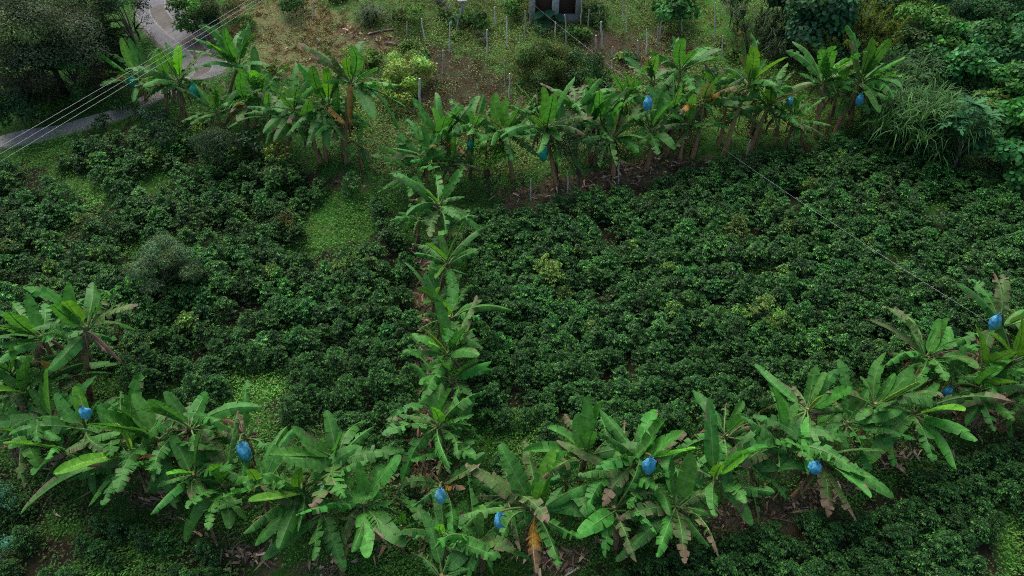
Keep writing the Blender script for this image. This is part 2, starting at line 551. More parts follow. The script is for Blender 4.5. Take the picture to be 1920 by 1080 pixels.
def banana_leaf(p0, p2, kind, size=1.0):
    W, torn, dih, col, arch = KIND[kind]
    torn = min(1.0, torn * RNG.uniform(.35, 1.5))
    if kind in 'gbu':
        dih += RNG.normal(0, 20)
    col = np.array(col) * np.exp(RNG.normal(0, .12)) * np.exp(RNG.normal(0, .07, 3))
    c = p2 - p0
    ln = np.linalg.norm(c)
    hv = np.array([c[0], c[1], 0.0])
    if np.linalg.norm(hv) < .12 * ln:
        a = RNG.uniform(0, 2 * PI)
        hv = np.array([math.cos(a), math.sin(a), 0])
    hv = hv / np.linalg.norm(hv)
    lift = arch * ln * (1 + .3 * RNG.standard_normal())
    p1 = p0 + c * .48 + ZZ * max(lift, 0)
    if c[2] < -.35 * ln:                      # drooping leaf: leave the crown upward, then fall
        p1 = p0 + hv * .42 * ln + ZZ * .18 * ln
    W = W * size * RNG.uniform(.85, 1.12)
    W = min(W, .15 * ln) if kind not in 'n' else W * .8
    n = 56
    t = np.linspace(0, 1, n)
    Mx = ((1 - t) ** 2)[:, None] * p0 + (2 * t * (1 - t))[:, None] * p1 + (t ** 2)[:, None] * p2
    wob = np.cross(hv, ZZ)
    Mx = Mx + wob[None] * (np.sin(t * PI) * RNG.normal(0, .05) * ln)[:, None]
    T = nrm(np.gradient(Mx, axis=0))
    S0 = np.cross(hv, ZZ)
    N0 = nrm(np.cross(np.tile(S0, (n, 1)), T))
    roll = math.radians(RNG.normal(0, 20 if kind in 'gb' else (13 if kind == 'y' else 24))) + math.radians(RNG.normal(0, 12)) * t
    S = S0[None] * np.cos(roll)[:, None] + N0 * np.sin(roll)[:, None]
    Nn = nrm(np.cross(S, T))
    Nn = np.where(Nn[:, 2:3] < 0, Nn, Nn)
    t0 = .15
    s = np.clip((t - t0) / (1 - t0), 0, 1)
    w = W * np.sqrt(np.clip(1 - (1 - np.minimum(s / .22, 1)) ** 2, 0, 1)) * np.clip(1 - s ** 3.2, 0, 1) ** .55
    mb = MB()
    k0 = int(t0 * n)
    stripe = np.exp(RNG.normal(0, .07, n))
    brown = np.array([.15, .108, .068]) * RNG.uniform(.8, 1.2)
    edge_p = {'g': .10, 'u': .02, 'y': 0, 'n': 0, 'b': .75, 'd': 1, 'o': .3}[kind]
    endbrown = {'g': .04, 'b': .26, 'o': .5}.get(kind, 0) * RNG.uniform(.3, 1.5)
    for sg in (-1, 1):
        k = k0
        while k < n - 1:
            stp = int(RNG.integers(1, 7)) if torn > .5 else int(RNG.integers(5, 20))
            if torn < .1:
                stp = n
            e = min(k + stp, n - 1)
            idx = np.arange(k, e + 1)
            ph = math.radians(dih + RNG.normal(0, 26) * torn + (-14 * torn))
            gap = .22 * torn * RNG.uniform(.3, 1.3)
            tc = (idx[0] + idx[-1]) / 2
            cut = 1 - (RNG.uniform(0, .5) * torn * (RNG.random() < .3))
            rows = []
            cols = []
            eb = RNG.random() < edge_p
            for q, x in enumerate((0.02, .5, 1.0)):
                ti = tc + (idx - tc) * (1 - gap * x * x)
                i0 = np.clip(np.floor(ti).astype(int), 0, n - 2); fr = (ti - i0)[:, None]
                L3 = lambda A: A[i0] * (1 - fr) + A[i0 + 1] * fr
                ww = (w[idx] * x * (cut if q == 2 else 1))[:, None]
                aq = ph * (0.25 + .75 * x) * (1.0 if kind != 'n' else 1 + x)
                rows.append(L3(Mx) + sg * L3(S) * ww * math.cos(aq) + L3(Nn) * ww * math.sin(aq) + L3(T) * ww * .22)
                cc = col[None] * stripe[idx][:, None] * (1.0 if q else 1.12)
                if eb and q == 2:
                    cc = brown[None] * np.exp(RNG.normal(0, .15, (len(idx), 1)))
                mix = np.clip((s[idx] - (1 - endbrown)) / .12, 0, 1)[:, None] if endbrown > 0 else 0
                cc = cc * (1 - mix) + brown[None] * mix
                cols.append(cc)
            m = len(idx)
            V = np.stack(rows, 1).reshape(-1, 3)
            Cc = np.stack(cols, 1).reshape(-1, 3)
            a, b = np.meshgrid(np.arange(m - 1), np.arange(2), indexing='ij'); a, b = a.ravel(), b.ravel()
            F = np.stack([a * 3 + b, a * 3 + b + 1, (a + 1) * 3 + b + 1, (a + 1) * 3 + b], 1)
            if sg < 0:
                F = F[:, ::-1]
            mb.add(V, F, Cc)
            k = e
    q = np.linspace(0, n - 1, 12).astype(int)
    rib = {'d': (.20, .15, .10), 'o': (.4, .3, .08), 'y': (.30, .42, .12), 'n': (.3, .45, .1)}.get(kind, (.155, .26, .085))
    mb.tube(Mx[q] - Nn[q] * .01, np.linspace(.034, .007, 12) * size, rib, 4)
    return mb


def banana_plant(spec):
    label, cx, cy, base, size, tips, auto, dry = spec[:8]
    bag = spec[8] if len(spec) > 8 else None
    if isinstance(base, tuple):
        B = hit(*base)
        crown = on_y(cx, cy, B[1] + .15)
    else:
        P = hit(cx, cy, base)
        crown = P
        bx = RNG.normal(0, .18); by = RNG.normal(0, .12)
        B = np.array([P[0] + bx, P[1] + by, 0.0]); B[2] = gz(B[0], B[1])
    B[2] -= .05
    if cy < 335 and size > .7:
        size *= 1.1; auto += 3
    elif size > .7:
        size *= 1.06; auto += 2; dry += 1
    root = empty('banana_plant', B)
    tag(root, label, 'banana plant', 'banana plants in the rows round the coffee plots')
    depth = (crown - CAM) @ FW
    # stem
    H = np.linalg.norm(crown - B)
    tt = np.linspace(0, 1, 12)
    ctrl = .5 * (B + crown) + np.array([RNG.normal(0, .05), RNG.normal(0, .05), 0]) * H
    SP = ((1 - tt) ** 2)[:, None] * B + (2 * tt * (1 - tt))[:, None] * ctrl + (tt ** 2)[:, None] * crown
    st = MB()
    colA = np.array([.31, .18, .095]); colB = np.array([.20, .19, .07])
    mixv = np.clip(tt * 1.1 + RNG.normal(0, .15, 12), 0, 1)[:, None]
    st.tube(SP, np.linspace(.108, .055, 12) * size, colA * (1 - mixv) + colB * mixv, 9, .05)
    for k in range(5):                        # loose sheaths
        a = RNG.uniform(0, 2 * PI); z0 = RNG.uniform(.15, .7)
        b0 = B + (crown - B) * z0 + np.array([math.cos(a), math.sin(a), 0]) * .11 * size
        b1 = b0 - (crown - B) / H * RNG.uniform(.3, .7) + np.array([math.cos(a), math.sin(a), 0]) * .10
        sd = np.array([-math.sin(a), math.cos(a), 0]) * .06
        cc = np.array([.17, .10, .06]) * RNG.uniform(.5, 1.2)
        st.add([b0 - sd, b0 + sd, b1 + sd * .6, b1 - sd * .6], np.array([[0, 1, 2, 3]]), cc)
    st.build('stem', M_STEM, root, smooth=True, origin=B)
    L0 = 2.25 * size
    used = []

    def make(p2, kind, drop=0.0):
        p0 = crown + np.array([RNG.normal(0, .04), RNG.normal(0, .04), -drop - RNG.uniform(0, .15)])
        lo = banana_leaf(p0, p2, kind, size).build('leaf', M_BAN, root, smooth=True, origin=B)
        lb = {'d': 'brown dry shrivelled leaf', 'o': 'orange yellow dying leaf', 'y': 'bright yellow green young leaf', 'n': 'rolled lime green new leaf', 'b': 'torn leaf with brown edges'}.get(kind)
        if lb:
            lo['label'] = lb

    for item in tips.split('|'):
        if not item.strip():
            continue
        k, x, y = item.split()
        x, y = float(x), float(y)
        u = (x - cx) * depth / FPX
        v = -(y - cy) * depth / FPX
        L = L0 * {'n': .7, 'd': .8, 'o': .85, 'b': .95}.get(k, 1.0) * RNG.uniform(.92, 1.06)
        r2 = u * u + v * v
        L = min(L, .75 + 1.15 * math.sqrt(r2))
        wv = math.sqrt(max(0.0, L * L * .92 - r2))
        vd = nrm(crown - CAM)
        # lateral image axes perpendicular to the view direction
        R2 = nrm(np.cross(vd, ZZ)); U2 = np.cross(R2, vd)
        pref = {'u': 58, 'y': 62, 'n': 72, 'g': 12, 'b': 8, 'd': -20, 'o': -5}[k]
        if v < -.4 * math.sqrt(r2):
            pref = min(pref, 0) - 12
        best = None
        for sgn in ((-.8,) if k == 'o' else (-1, -.6, 0, .6, 1)):
            c = R2 * u + U2 * v + vd * wv * sgn
            el = math.degrees(math.asin(max(-1, min(1, c[2] / (np.linalg.norm(c) + 1e-9)))))
            sc = abs(el - pref)
            if best is None or sc < best[0]:
                best = (sc, c)
        c = best[1]
        if k == 'o' and cy < 335 and 1280 < cx < 1335:
            c = c - vd * .7
        used.append(math.atan2(c[1], c[0]))
        make(crown + c, k, .0 if k in 'uyn' else .12)
    a0 = RNG.uniform(0, 2 * PI)
    for q in range(auto + (3 if size > .8 else 1)):
        # fill the widest gap left between leaves
        if used:
            us = sorted(used); gaps = [((us[(i + 1) % len(us)] - us[i]) % (2 * PI) or 2 * PI, us[i]) for i in range(len(us))]
            gp, st_ = max(gaps); a = st_ + gp * RNG.uniform(.35, .65)
        else:
            a = a0
        used.append((a + PI) % (2 * PI) - PI)
        el = math.radians(RNG.choice([-30, -15, 0, 18, 35, 52] if cy < 335 else [-38, -22, -8, 8, 22, 40]) + RNG.normal(0, 8))
        L = L0 * RNG.uniform(.75, 1.0)
        c = np.array([math.cos(a) * math.cos(el), math.sin(a) * math.cos(el), math.sin(el)]) * L
        make(crown + c, 'g' if RNG.random() < .8 else 'b', .1)
    for q in range(dry):
        a = RNG.uniform(0, 2 * PI)
        L = min(1.5 * size, H * .85)
        c = np.array([math.cos(a) * .38 * L, math.sin(a) * .38 * L, -L * RNG.uniform(.6, .85)])
        make(crown + c, 'd', .2)
    if bag:
        x, y, colr, bl, bs = bag
        P = on_y(x, y, crown[1] - (.2 if colr == 'k' else .85))
        fruit_bag(P, colr, bl, bs, depth)
        stk = MB()
        top = P + ZZ * .42 * bs
        mid = .5 * (crown + top) + ZZ * .25
        tq = np.linspace(0, 1, 8)
        C3 = ((1 - tq) ** 2)[:, None] * crown + (2 * tq * (1 - tq))[:, None] * mid + (tq ** 2)[:, None] * top
        stk.tube(C3, np.linspace(.045, .03, 8), (.10, .12, .04), 6)
        stk.build('fruit_stalk', M_STEM, root, smooth=True, origin=B)
    return root


def fruit_bag(P, colr, label, s, depth):
    col = {'b': (.11, .47, .72), 'l': (.20, .58, .76), 't': (.02, .42, .29), 'k': (.06, .30, .52)}[colr]
    col = tuple(np.array(col) * np.exp(RNG.normal(0, .12)))
    s *= .74 if depth < 30 else (.8 if colr == 't' else .64)
    mb = MB()
    n, m = 26, 18
    z = np.linspace(.44, -.42, m)
    prof = np.interp(z, [-.42, -.34, -.1, .15, .3, .36, .39, .44], [.05, .14, .235, .23, .13, .045, .05, .09])
    th = np.linspace(0, 2 * PI, n, endpoint=False)
    ph = RNG.uniform(0, 6, 6)
    prof = prof * RNG.uniform(.88, 1.12)
    z = z * RNG.uniform(.9, 1.2)
    rr = prof[:, None] * (1 + .16 * np.sin(2 * th + ph[2] + z[:, None] * 4) + .12 * np.sin(3 * th + ph[3]) + .13 * np.sin(5 * th + ph[0] + z[:, None] * 6) + .10 * np.sin(9 * th + ph[1] - z[:, None] * 9) + .06 * RNG.standard_normal((m, n)))
    V = np.stack([rr * np.cos(th), rr * np.sin(th) * .85, np.repeat(z[:, None], n, 1) + .02 * RNG.standard_normal((m, n))], 2) * s
    i, j = np.meshgrid(np.arange(m - 1), np.arange(n), indexing='ij'); i, j = i.ravel(), j.ravel(); k = (j + 1) % n
    F = np.stack([i * n + j, i * n + k, (i + 1) * n + k, (i + 1) * n + j], 1)
    cv = np.array(col)[None] * np.exp(RNG.normal(0, .10, (m * n, 1)))
    mb.add(V.reshape(-1, 3) + P, F, cv)
    mb.add(V[-1] + P, [list(range(n))], np.array(col))
    o = mb.build('fruit_bag', M_BAG, origin=P)
    tag(o, label, 'bag', 'plastic bags over banana bunches')


BAN = [
 # ---- upper row, left of the middle line
 ('banana plant at the far left end of the upper row, tall leaf before the road', 264, 150, (275, 192), .95, 'y 255 72|u 268 75|g 205 85|g 222 92|g 200 128|g 198 148|g 240 185|u 300 118|g 300 150', 2, 2, (248, 153, 't', 'teal bag hanging from the banana plant at the far left of the upper row', .95)),
 ('banana plant with an orange brown leaf just below the road bend', 335, 150, (346, 224), .95, 'y 353 92|g 275 152|u 322 95|d 352 158|g 390 165|g 300 170|u 385 130|o 357 195', 2, 3, (366, 172, 't', 'dark teal and blue bag under the brown leaf below the road bend', 1.15)),
 ('slim banana plant behind the orange leafed one beside the road', 315, 145, (312, 215), .85, 'u 310 100|g 290 140|g 350 180', 2, 2),
 ('tallest banana plant near the roadside bend with twin upright leaves', 447, 122, (425, 205), 1.0, 'u 439 58|g 472 62|y 403 76|g 366 85|g 498 97|g 385 115|u 425 92|g 500 130', 2, 2, (450, 180, 't', 'teal bag half hidden behind leaves of the upper left bananas', .8)),
 ('banana plant with a pair of lime upright leaves on the upper left', 487, 178, (478, 236), 1.0, 'y 503 148|y 483 135|u 458 128|g 433 197|g 387 215|o 413 222|g 395 190|g 440 165', 2, 2),
 ('low banana plant with a long leaf pointing left in the upper left clump', 548, 207, (535, 296), 1.0, 'y 541 165|g 450 206|g 470 190|g 506 258|g 490 240|u 520 160|g 560 262|d 545 250', 2, 2),
 ('banana plant with dark fountain of leaves in the upper left clump', 612, 195, (612, 300), 1.05, 'y 621 135|g 540 178|g 562 222|g 532 243|g 568 262|g 600 275|g 635 265|u 600 128|o 640 235|u 575 118', 2, 2),
 ('banana plant at the right end of the upper left clump, broad leaves sweeping right', 658, 152, (650, 306), 1.1, 'y 656 110|u 667 92|g 712 134|g 748 168|g 752 208|g 738 255|g 690 225|o 642 242|g 610 150|g 627 125|g 700 185', 1, 2),
 ('small banana plant under the right end of the upper left clump', 668, 268, (682, 318), .62, 'g 640 285|g 697 262|g 700 272|g 682 325|g 650 300|b 690 310', 1, 1),
 # ---- upper row, right part
 ('banana plant at the corner where the middle line meets the upper row', 775, 318, (790, 372), .95, 'g 767 262|g 712 270|g 730 322|g 705 355|g 722 300|b 878 330|g 800 262|u 750 258|g 735 350', 2, 2),
 ('banana plant with a bright narrow upright leaf at the left of the long upper row', 828, 262, (858, 336), 1.0, 'y 814 203|u 790 210|g 760 245|g 740 268|b 825 296|o 872 292|u 840 220|g 870 255', 2, 2),
 ('banana plant half hidden behind the small bright bushy tree', 886, 240, (880, 330), .85, 'y 884 208|u 900 215|g 850 250|d 905 258|g 925 225', 3, 2, (882, 272, 't', 'pale teal bag beside the small bright bushy tree', .8)),
 ('banana plant with one huge bright erect leaf left of the teal bag', 948, 248, (962, 338), 1.05, 'y 930 176|u 975 205|y 950 185|g 962 302|g 1010 292|g 900 262|g 990 262|g 915 235', 1, 3),
 ('banana plant carrying the bright teal bag and a brown bunch end', 1022, 238, (1045, 350), 1.05, 'y 1016 165|u 965 160|b 1080 205|g 1052 262|g 1048 240|g 985 250|g 1010 285|u 1035 180|d 1005 268', 1, 3, (1019, 288, 't', 'bright teal bag, the biggest one in the upper row', 1.2)),
 ('banana plant with ragged dusty leaves behind the teal bag', 1078, 202, 2.6, .95, 'b 1060 160|b 1100 158|u 1120 150|b 1035 180|g 1120 230|d 1050 235', 2, 2, (1075, 245, 'b', 'blue bag behind the thin sparse tree in the upper row', .95)),
 ('banana plant standing back in the upper row with twin upright leaves', 1172, 182, 2.7, .95, 'u 1144 142|u 1200 152|u 1165 140|g 1120 175|g 1215 180|g 1130 205', 2, 1),
 ('banana plant with a tall glossy erect leaf and drooping skirt in the upper row', 1148, 258, (1150, 330), 1.05, 'y 1160 192|g 1102 225|g 1197 230|g 1198 282|g 1160 308|g 1132 312|g 1205 255|u 1130 205', 1, 2),
 ('banana plant with spreading fan beside the upper blue bag', 1222, 240, (1212, 320), 1.05, 'u 1232 172|g 1280 232|g 1268 275|g 1176 215|g 1185 262|g 1240 285|u 1255 190|g 1200 280|b 1290 225', 1, 2, (1214, 194, 'b', 'blue bag standing out above a fan of leaves in the upper row', 1.15)),
 ('greyish banana plant behind the upper blue bag', 1226, 150, 2.6, .95, 'b 1170 125|u 1225 108|g 1260 140|b 1185 155|u 1205 112', 2, 1),
 ('banana plant standing highest on the slope in the upper row', 1277, 128, 2.9, 1.0, 'u 1252 72|u 1272 78|y 1285 108|g 1320 105|g 1240 125|g 1330 85|b 1310 150|u 1298 95', 2, 2),
 ('banana plant with two orange leaves in the upper row', 1318, 186, (1298, 296), 1.05, 'o 1375 156|o 1282 216|u 1345 138|g 1382 192|g 1340 212|y 1330 160|g 1270 180|g 1290 150', 2, 3),
 ('banana plant with a folded pale leaf top right of the orange leaves', 1404, 155, (1357, 292), 1.1, 'y 1398 94|u 1425 110|y 1460 104|g 1352 135|g 1465 150|g 1345 165|d 1352 155|u 1410 120', 1, 3),
 ('dark banana plant with a long leaf over the half hidden blue bag', 1442, 196, (1408, 280), 1.05, 'g 1516 168|g 1500 225|g 1385 205|g 1470 230|u 1432 152|n 1412 165|g 1480 175|g 1380 232', 2, 3, (1482, 189, 'b', 'blue bag half hidden by dark leaves towards the right of the upper row', .75)),
 ('short banana stem with few leaves between the two right groups of the upper row', 1462, 215, (1452, 270), .8, 'g 1500 245|g 1440 180|u 1480 180', 2, 3),
 ('banana plant with an upright fan, second from the right end of the upper row', 1543, 150, (1527, 256), 1.0, 'u 1525 100|u 1545 92|g 1503 118|g 1500 145|y 1580 112|g 1590 150|g 1570 105|g 1510 165', 2, 3),
 ('thin stemmed banana plant between the two at the right end of the upper row', 1572, 170, (1548, 250), .85, 'g 1600 150|b 1590 185|g 1540 190|u 1580 130', 1, 3),
 ('banana plant at the right end of the upper row above its hanging blue bag', 1615, 150, (1562, 258), 1.1, 'u 1612 78|u 1640 76|u 1672 100|g 1684 130|g 1682 152|g 1675 172|g 1660 200|y 1630 110|g 1575 130|g 1585 165', 1, 2, (1612, 187, 'b', 'blue bag hanging at the right end of the upper row', 1.15)),
 ('banana stem leaning behind the bag at the right end of the upper row', 1605, 165, (1592, 236), .9, 'g 1640 205|g 1560 190', 1, 3),
 # ---- middle line from far to near
 ('banana plant near the top of the middle line with leaves drooping in front', 822, 382, 2.2, .95, 'g 872 372|b 803 440|g 829 440|g 860 415|y 800 355|d 765 370|g 850 345|g 820 320|d 862 335', 1, 2),
 ('small banana plant leaning left near the top of the middle line', 787, 408, 1.5, .75, 'g 733 410|g 748 394|g 775 430|u 790 370|g 770 380|g 815 430', 1, 1),
 ('banana plant standing alone in the middle line with a rightward fan', 838, 492, 2.0, 1.0, 'u 874 420|g 899 476|g 876 518|g 778 472|y 803 455|y 815 520|g 845 537|u 830 440|g 790 500', 0, 1),
 ('banana plant with a long right hand leaf in the centre of the middle line', 842, 592, 1.9, 1.05, 'g 890 536|g 906 566|g 899 602|y 822 560|u 790 540|d 897 585|b 782 615|g 850 635|g 780 590|g 795 625', 1, 1),
 ('banana plant whose tall erect leaf stands in the centre of the middle line', 838, 660, 2.0, 1.05, 'u 822 548|u 880 616|g 899 656|g 755 653|g 775 620|d 903 668|y 805 640|n 800 615|g 835 690|g 790 690', 1, 1),
 ('banana plant with greyish leaves low in the middle line', 850, 710, 1.7, .9, 'u 896 684|g 788 715|b 800 745|g 880 745|g 845 755|d 815 730|u 825 668', 2, 2),
 ('banana plant with wide horizontal leaves at the near end of the middle line', 822, 795, 2.1, 1.1, 'u 812 730|u 852 735|g 912 745|g 890 785|g 722 803|g 745 765|b 725 775|g 852 862|y 815 765|g 880 805|u 835 720', 0, 1),
 ('banana plant at the foot of the middle line with short drooping leaves', 838, 842, 1.4, .85, 'g 898 832|g 892 868|g 772 855|b 818 885|g 840 885|g 780 832', 0, 2),
 # ---- lower row centre
 ('nearly leafless banana plant with a pale blue bag at the foot of the middle line', 830, 906, (838, 968), .85, 'o 870 920|b 768 898|d 798 870|d 872 872', 0, 3, (826, 930, 'l', 'pale blue bag on the nearly leafless plant at the foot of the middle line', 1.0)),
 ('low banana plant left of the blue bag at the bottom centre', 830, 1004, 1.6, 1.0, 'g 785 960|g 773 1000|g 890 975|g 848 1045|g 800 1050|y 828 985|g 885 1010', 1, 1),
 ('banana plant with pendent leaves just below the blue bag at bottom centre', 898, 1012, 1.7, .95, 'g 888 1068|g 922 1075|g 932 1003|g 838 1020|b 960 1035|g 860 985|u 905 965', 1, 2),
 ('banana plant cut by the bottom edge of the photo', 828, 1078, 1.5, .9, 'g 797 1040|g 845 1045|g 770 1078|b 775 1030|g 880 1078|g 830 1120', 2, 1),
 ('banana plant with a thin feathery erect leaf behind the bottom blue bag', 950, 925, 1.9, .95, 'b 953 840|g 902 910|b 890 930|d 1025 885|g 985 895|u 975 890|g 935 960', 1, 1),
 ('banana plant with the brightest lime erect leaf at bottom centre', 1002, 955, (990, 1032), 1.15, 'y 1036 846|g 1120 935|g 1135 900|g 920 947|g 1094 1006|g 1050 1048|o 1008 1062|y 1012 905|u 1058 850|d 1020 990|g 960 1000', 0, 2, (938, 977, 'b', 'blue bag at the bottom centre below the lime leaf', 1.1)),
 ('banana plant with three erect leaves standing together in the lower row', 1100, 848, 2.1, 1.0, 'u 1092 748|u 1118 755|u 1075 782|b 1048 780|g 1020 812|b 1138 815|u 1108 810|d 1098 872', 1, 2),
 ('banana plant with a pale folded young leaf in front in the lower row', 1160, 880, 2.0, 1.0, 'b 1158 785|u 1218 808|g 1232 900|u 1168 850|g 1125 835|g 1090 905|d 1130 895|d 1190 800', 1, 2),
 ('banana plant with leaves hanging like ribbons right of the lime leaf', 1152, 950, 1.9, 1.0, 'b 1218 913|g 1227 955|g 1232 980|b 1204 1034|g 1150 1038|d 1125 980|g 1085 920|u 1135 905|g 1185 1000', 1, 3),
 ('banana plant bearing a blue bag in the middle of the right lower row', 1202, 856, 2.3, 1.0, 'b 1277 792|u 1232 782|d 1290 850|g 1250 872|u 1265 800|g 1180 815|b 1160 850|y 1290 822', 1, 2, (1218, 873, 'b', 'blue bag in the middle of the right half of the lower row', 1.05)),
 ('banana plant with long leaves drooping to the coffee in the right lower row', 1268, 945, 2.0, 1.1, 'u 1272 850|g 1343 1000|b 1305 1038|g 1258 1042|g 1335 945|g 1215 945|b 1320 905|u 1240 870|g 1290 920', 0, 3),
 ('banana plant with a broad pale erect leaf in the right lower row', 1342, 895, 2.2, 1.15, 'u 1412 815|y 1384 832|g 1447 885|g 1402 920|g 1425 955|g 1300 870|b 1280 910|b 1328 925|u 1330 835|g 1360 960|y 1345 870', 0, 2),
 ('ragged banana plant with brown tipped erect leaves behind in the right lower row', 1362, 815, 2.2, 1.0, 'u 1374 745|b 1345 755|d 1418 770|b 1400 785|d 1300 845|u 1385 775|g 1320 790|d 1335 830', 1, 3),
 ('banana plant with two large pale erect leaves in the right lower row', 1465, 822, 2.2, 1.15, 'u 1422 742|u 1470 748|g 1562 786|g 1480 872|g 1530 838|d 1395 835|d 1480 820|g 1420 845|b 1440 800', 0, 3),
 ('banana plant with a dead hanging leaf and a blue bag beside the litter', 1538, 852, 2.3, 1.1, 'g 1653 792|g 1650 855|g 1636 885|b 1632 932|b 1588 948|d 1610 802|d 1595 848|g 1470 862|d 1492 925|u 1545 790|g 1500 830', 0, 2, (1528, 877, 'b', 'blue bag behind a browning leaf above the fallen litter', .95)),
 ('banana plant with massed erect leaves at the crest of the right lower row', 1515, 765, 2.2, 1.05, 'u 1502 685|u 1538 678|u 1520 690|u 1570 705|d 1450 735|b 1475 735|g 1590 742|d 1585 740|g 1480 790|n 1530 735', 1, 2),
 ('banana plant with two wide flat leaves beside the dead brown trunk', 1642, 755, 2.2, 1.1, 'u 1622 660|u 1672 668|u 1700 678|n 1690 690|g 1600 720|g 1625 800|g 1700 745|u 1650 690', 1, 2),
 ('banana plant with paired leaves drooping right over the brown litter', 1715, 770, (1652, 850), 1.15, 'y 1780 735|g 1818 772|g 1812 832|g 1778 838|g 1660 762|b 1680 785|g 1690 720|u 1730 705|g 1740 800', 0, 3),
 ('banana plant with a pair of paddle leaves and a brown torn leaf on the right', 1740, 668, 2.2, 1.05, 'u 1740 588|u 1728 596|b 1632 612|b 1665 608|b 1680 690|d 1815 632|u 1775 615|d 1700 668|g 1790 668|g 1700 640', 1, 2),
 ('lone banana plant at the right edge holding the cable and a blue bag', 1880, 612, 2.7, 1.0, 'b 1822 522|b 1838 520|d 1870 575|u 1940 545|b 1945 570|g 1905 560', 0, 2, (1865, 603, 'b', 'round blue bag at the end of the cable near the right edge', .95)),
 ('banana plant with a luminous yellow green leaf cut by the right edge', 1900, 672, 2.2, 1.15, 'y 1880 602|u 1935 585|y 1850 650|g 1960 660|g 1840 680|g 1925 715|g 1865 625', 1, 1),
 ('banana plant with orange edged leaf in the crowd near the right edge', 1840, 690, 2.1, 1.0, 'b 1843 612|y 1800 625|g 1790 668|u 1870 640|g 1880 720|d 1808 640|g 1820 735|g 1780 700', 1, 2),
 ('banana plant drooping over the litter near the right edge', 1835, 728, 2.0, 1.05, 'b 1795 752|g 1848 800|g 1888 785|g 1905 752|y 1880 690|g 1770 722|u 1850 680|g 1800 775', 0, 2, (1777, 735, 'k', 'dark blue bag nearly hidden under drooping leaves near the right edge', .8)),
 ('banana plant of the lower row that the right photo edge slices through', 1935, 735, 2.0, 1.0, 'g 1880 760|g 1900 715|g 1925 790|u 1940 670|g 1870 735', 2, 2),
 # ---- lower row, left part
 ('tall lone banana plant at left with dead leaves round its stem', 160, 612, (168, 752), 1.05, 'u 126 512|u 168 525|g 206 538|b 214 572|g 80 582|y 150 558|u 130 556|d 172 672|d 188 700|g 120 600', 0, 3),
 ('leaning banana plant beside the tall one at left, fan of leaves to its left', 78, 628, (145, 740), 1.05, 'u 52 570|u 20 580|g 2 600|g -15 615|g 0 645|u 90 548|g 62 548|d 100 630|g 110 575', 0, 2),
 ('dead leaf laden banana stem between the two tall left plants', 112, 690, 1.8, .85, 'o 78 660|d 140 720|d 95 715|g 60 700', 1, 3),
 ('banana plant with brown speckled upright leaf at the left edge', 18, 700, 2.2, 1.0, 'b 12 645|u 38 655|g -30 690|g 60 730|u -10 650|g 55 690', 2, 1),
 ('banana plant with a big bright leaf crossing the left edge', 48, 735, 2.0, 1.1, 'y -5 702|u 62 672|u 72 685|g 0 765|y 80 762|g -10 730|u 30 680|g 100 775', 1, 1),
 ('banana plant with a long leaf pointing left below the leaning stem', 95, 782, 1.9, 1.0, 'g 10 776|u 90 718|y 130 700|g 20 800|g 150 765|u 112 715|g 50 745', 1, 1),
 ('banana plant that carries a small blue bag in the left lower row', 160, 800, 2.1, 1.0, 'u 145 720|b 130 742|g 105 745|y 178 722|g 205 765|d 140 815|g 190 820|u 165 735', 1, 2, (159, 774, 'b', 'small blue bag in the tangle of the left lower row', .85)),
 ('banana plant with yellow edged leaf drooping over the lower left corner', 118, 842, 1.9, 1.05, 'y 52 787|g 60 858|g 58 830|b 62 885|g 90 790|g 150 880|g 130 895|u 130 785', 1, 1),
 ('banana plant with four parallel ribbed leaves sloping left', 292, 822, 2.2, 1.2, 'u 213 752|u 230 738|u 252 735|u 290 728|g 205 815|g 250 860|b 330 820|d 318 806|g 320 870', 1, 2),
 ('banana plant with a withered brown crown edge in the left lower row', 352, 800, 2.3, 1.05, 'u 340 722|u 312 728|b 372 757|d 392 800|d 316 795|g 408 752|b 280 735|u 295 740|d 385 815', 1, 3),
 ('banana plant with long feathered leaves spreading over the left coffee slope', 248, 852, 2.0, 1.15, 'g 58 858|g 140 842|g 150 900|g 172 908|n 248 790|g 275 900|y 135 822|g 195 900|o 288 885|g 310 835', 0, 2),
 ('banana plant with an oar shaped erect leaf in the left lower row', 362, 888, 2.0, 1.05, 'u 355 805|u 404 822|g 318 868|g 276 920|g 300 880|g 412 885|y 325 870|g 365 935|g 395 905|b 345 930', 0, 3),
 ('dead topped banana plant carrying the large blue bag in the left lower row', 458, 815, (470, 890), .9, 'd 462 762|b 495 798|d 490 822|d 440 835|d 430 770', 0, 2, (457, 847, 'b', 'large blue bag on the dead topped plant in the left lower row', 1.2)),
 ('low banana plant with a shiny leaf tip hanging over the bottom left slope', 418, 908, 1.8, 1.0, 'y 413 868|g 368 970|g 432 985|g 350 920|g 455 910|g 400 985|g 385 880|n 424 905', 1, 3),
 ('banana plant with long arching leaves in the centre of the left lower row', 566, 918, 2.1, 1.2, 'g 418 882|g 472 868|g 455 952|g 462 982|g 502 1000|y 572 882|g 635 935|g 540 985|u 525 872|y 480 905|g 625 985', 0, 2, (606, 912, 'k', 'dark blue bag glimpsed deep among leaves of the left lower row', .5)),
 ('banana plant with two giant paddle leaves in the left lower row', 628, 858, 2.3, 1.2, 'u 569 786|u 633 768|u 524 822|g 712 822|g 690 860|b 642 890|d 605 850|u 650 820|g 590 905|u 545 835', 0, 2),
 ('banana plant with a star of leaves right of the paddle leaved one', 682, 942, 2.0, 1.1, 'b 758 908|g 732 955|g 622 930|g 668 1035|g 735 1035|g 645 1018|b 748 985|g 735 880|g 640 900|u 690 870|g 700 1000', 0, 2),
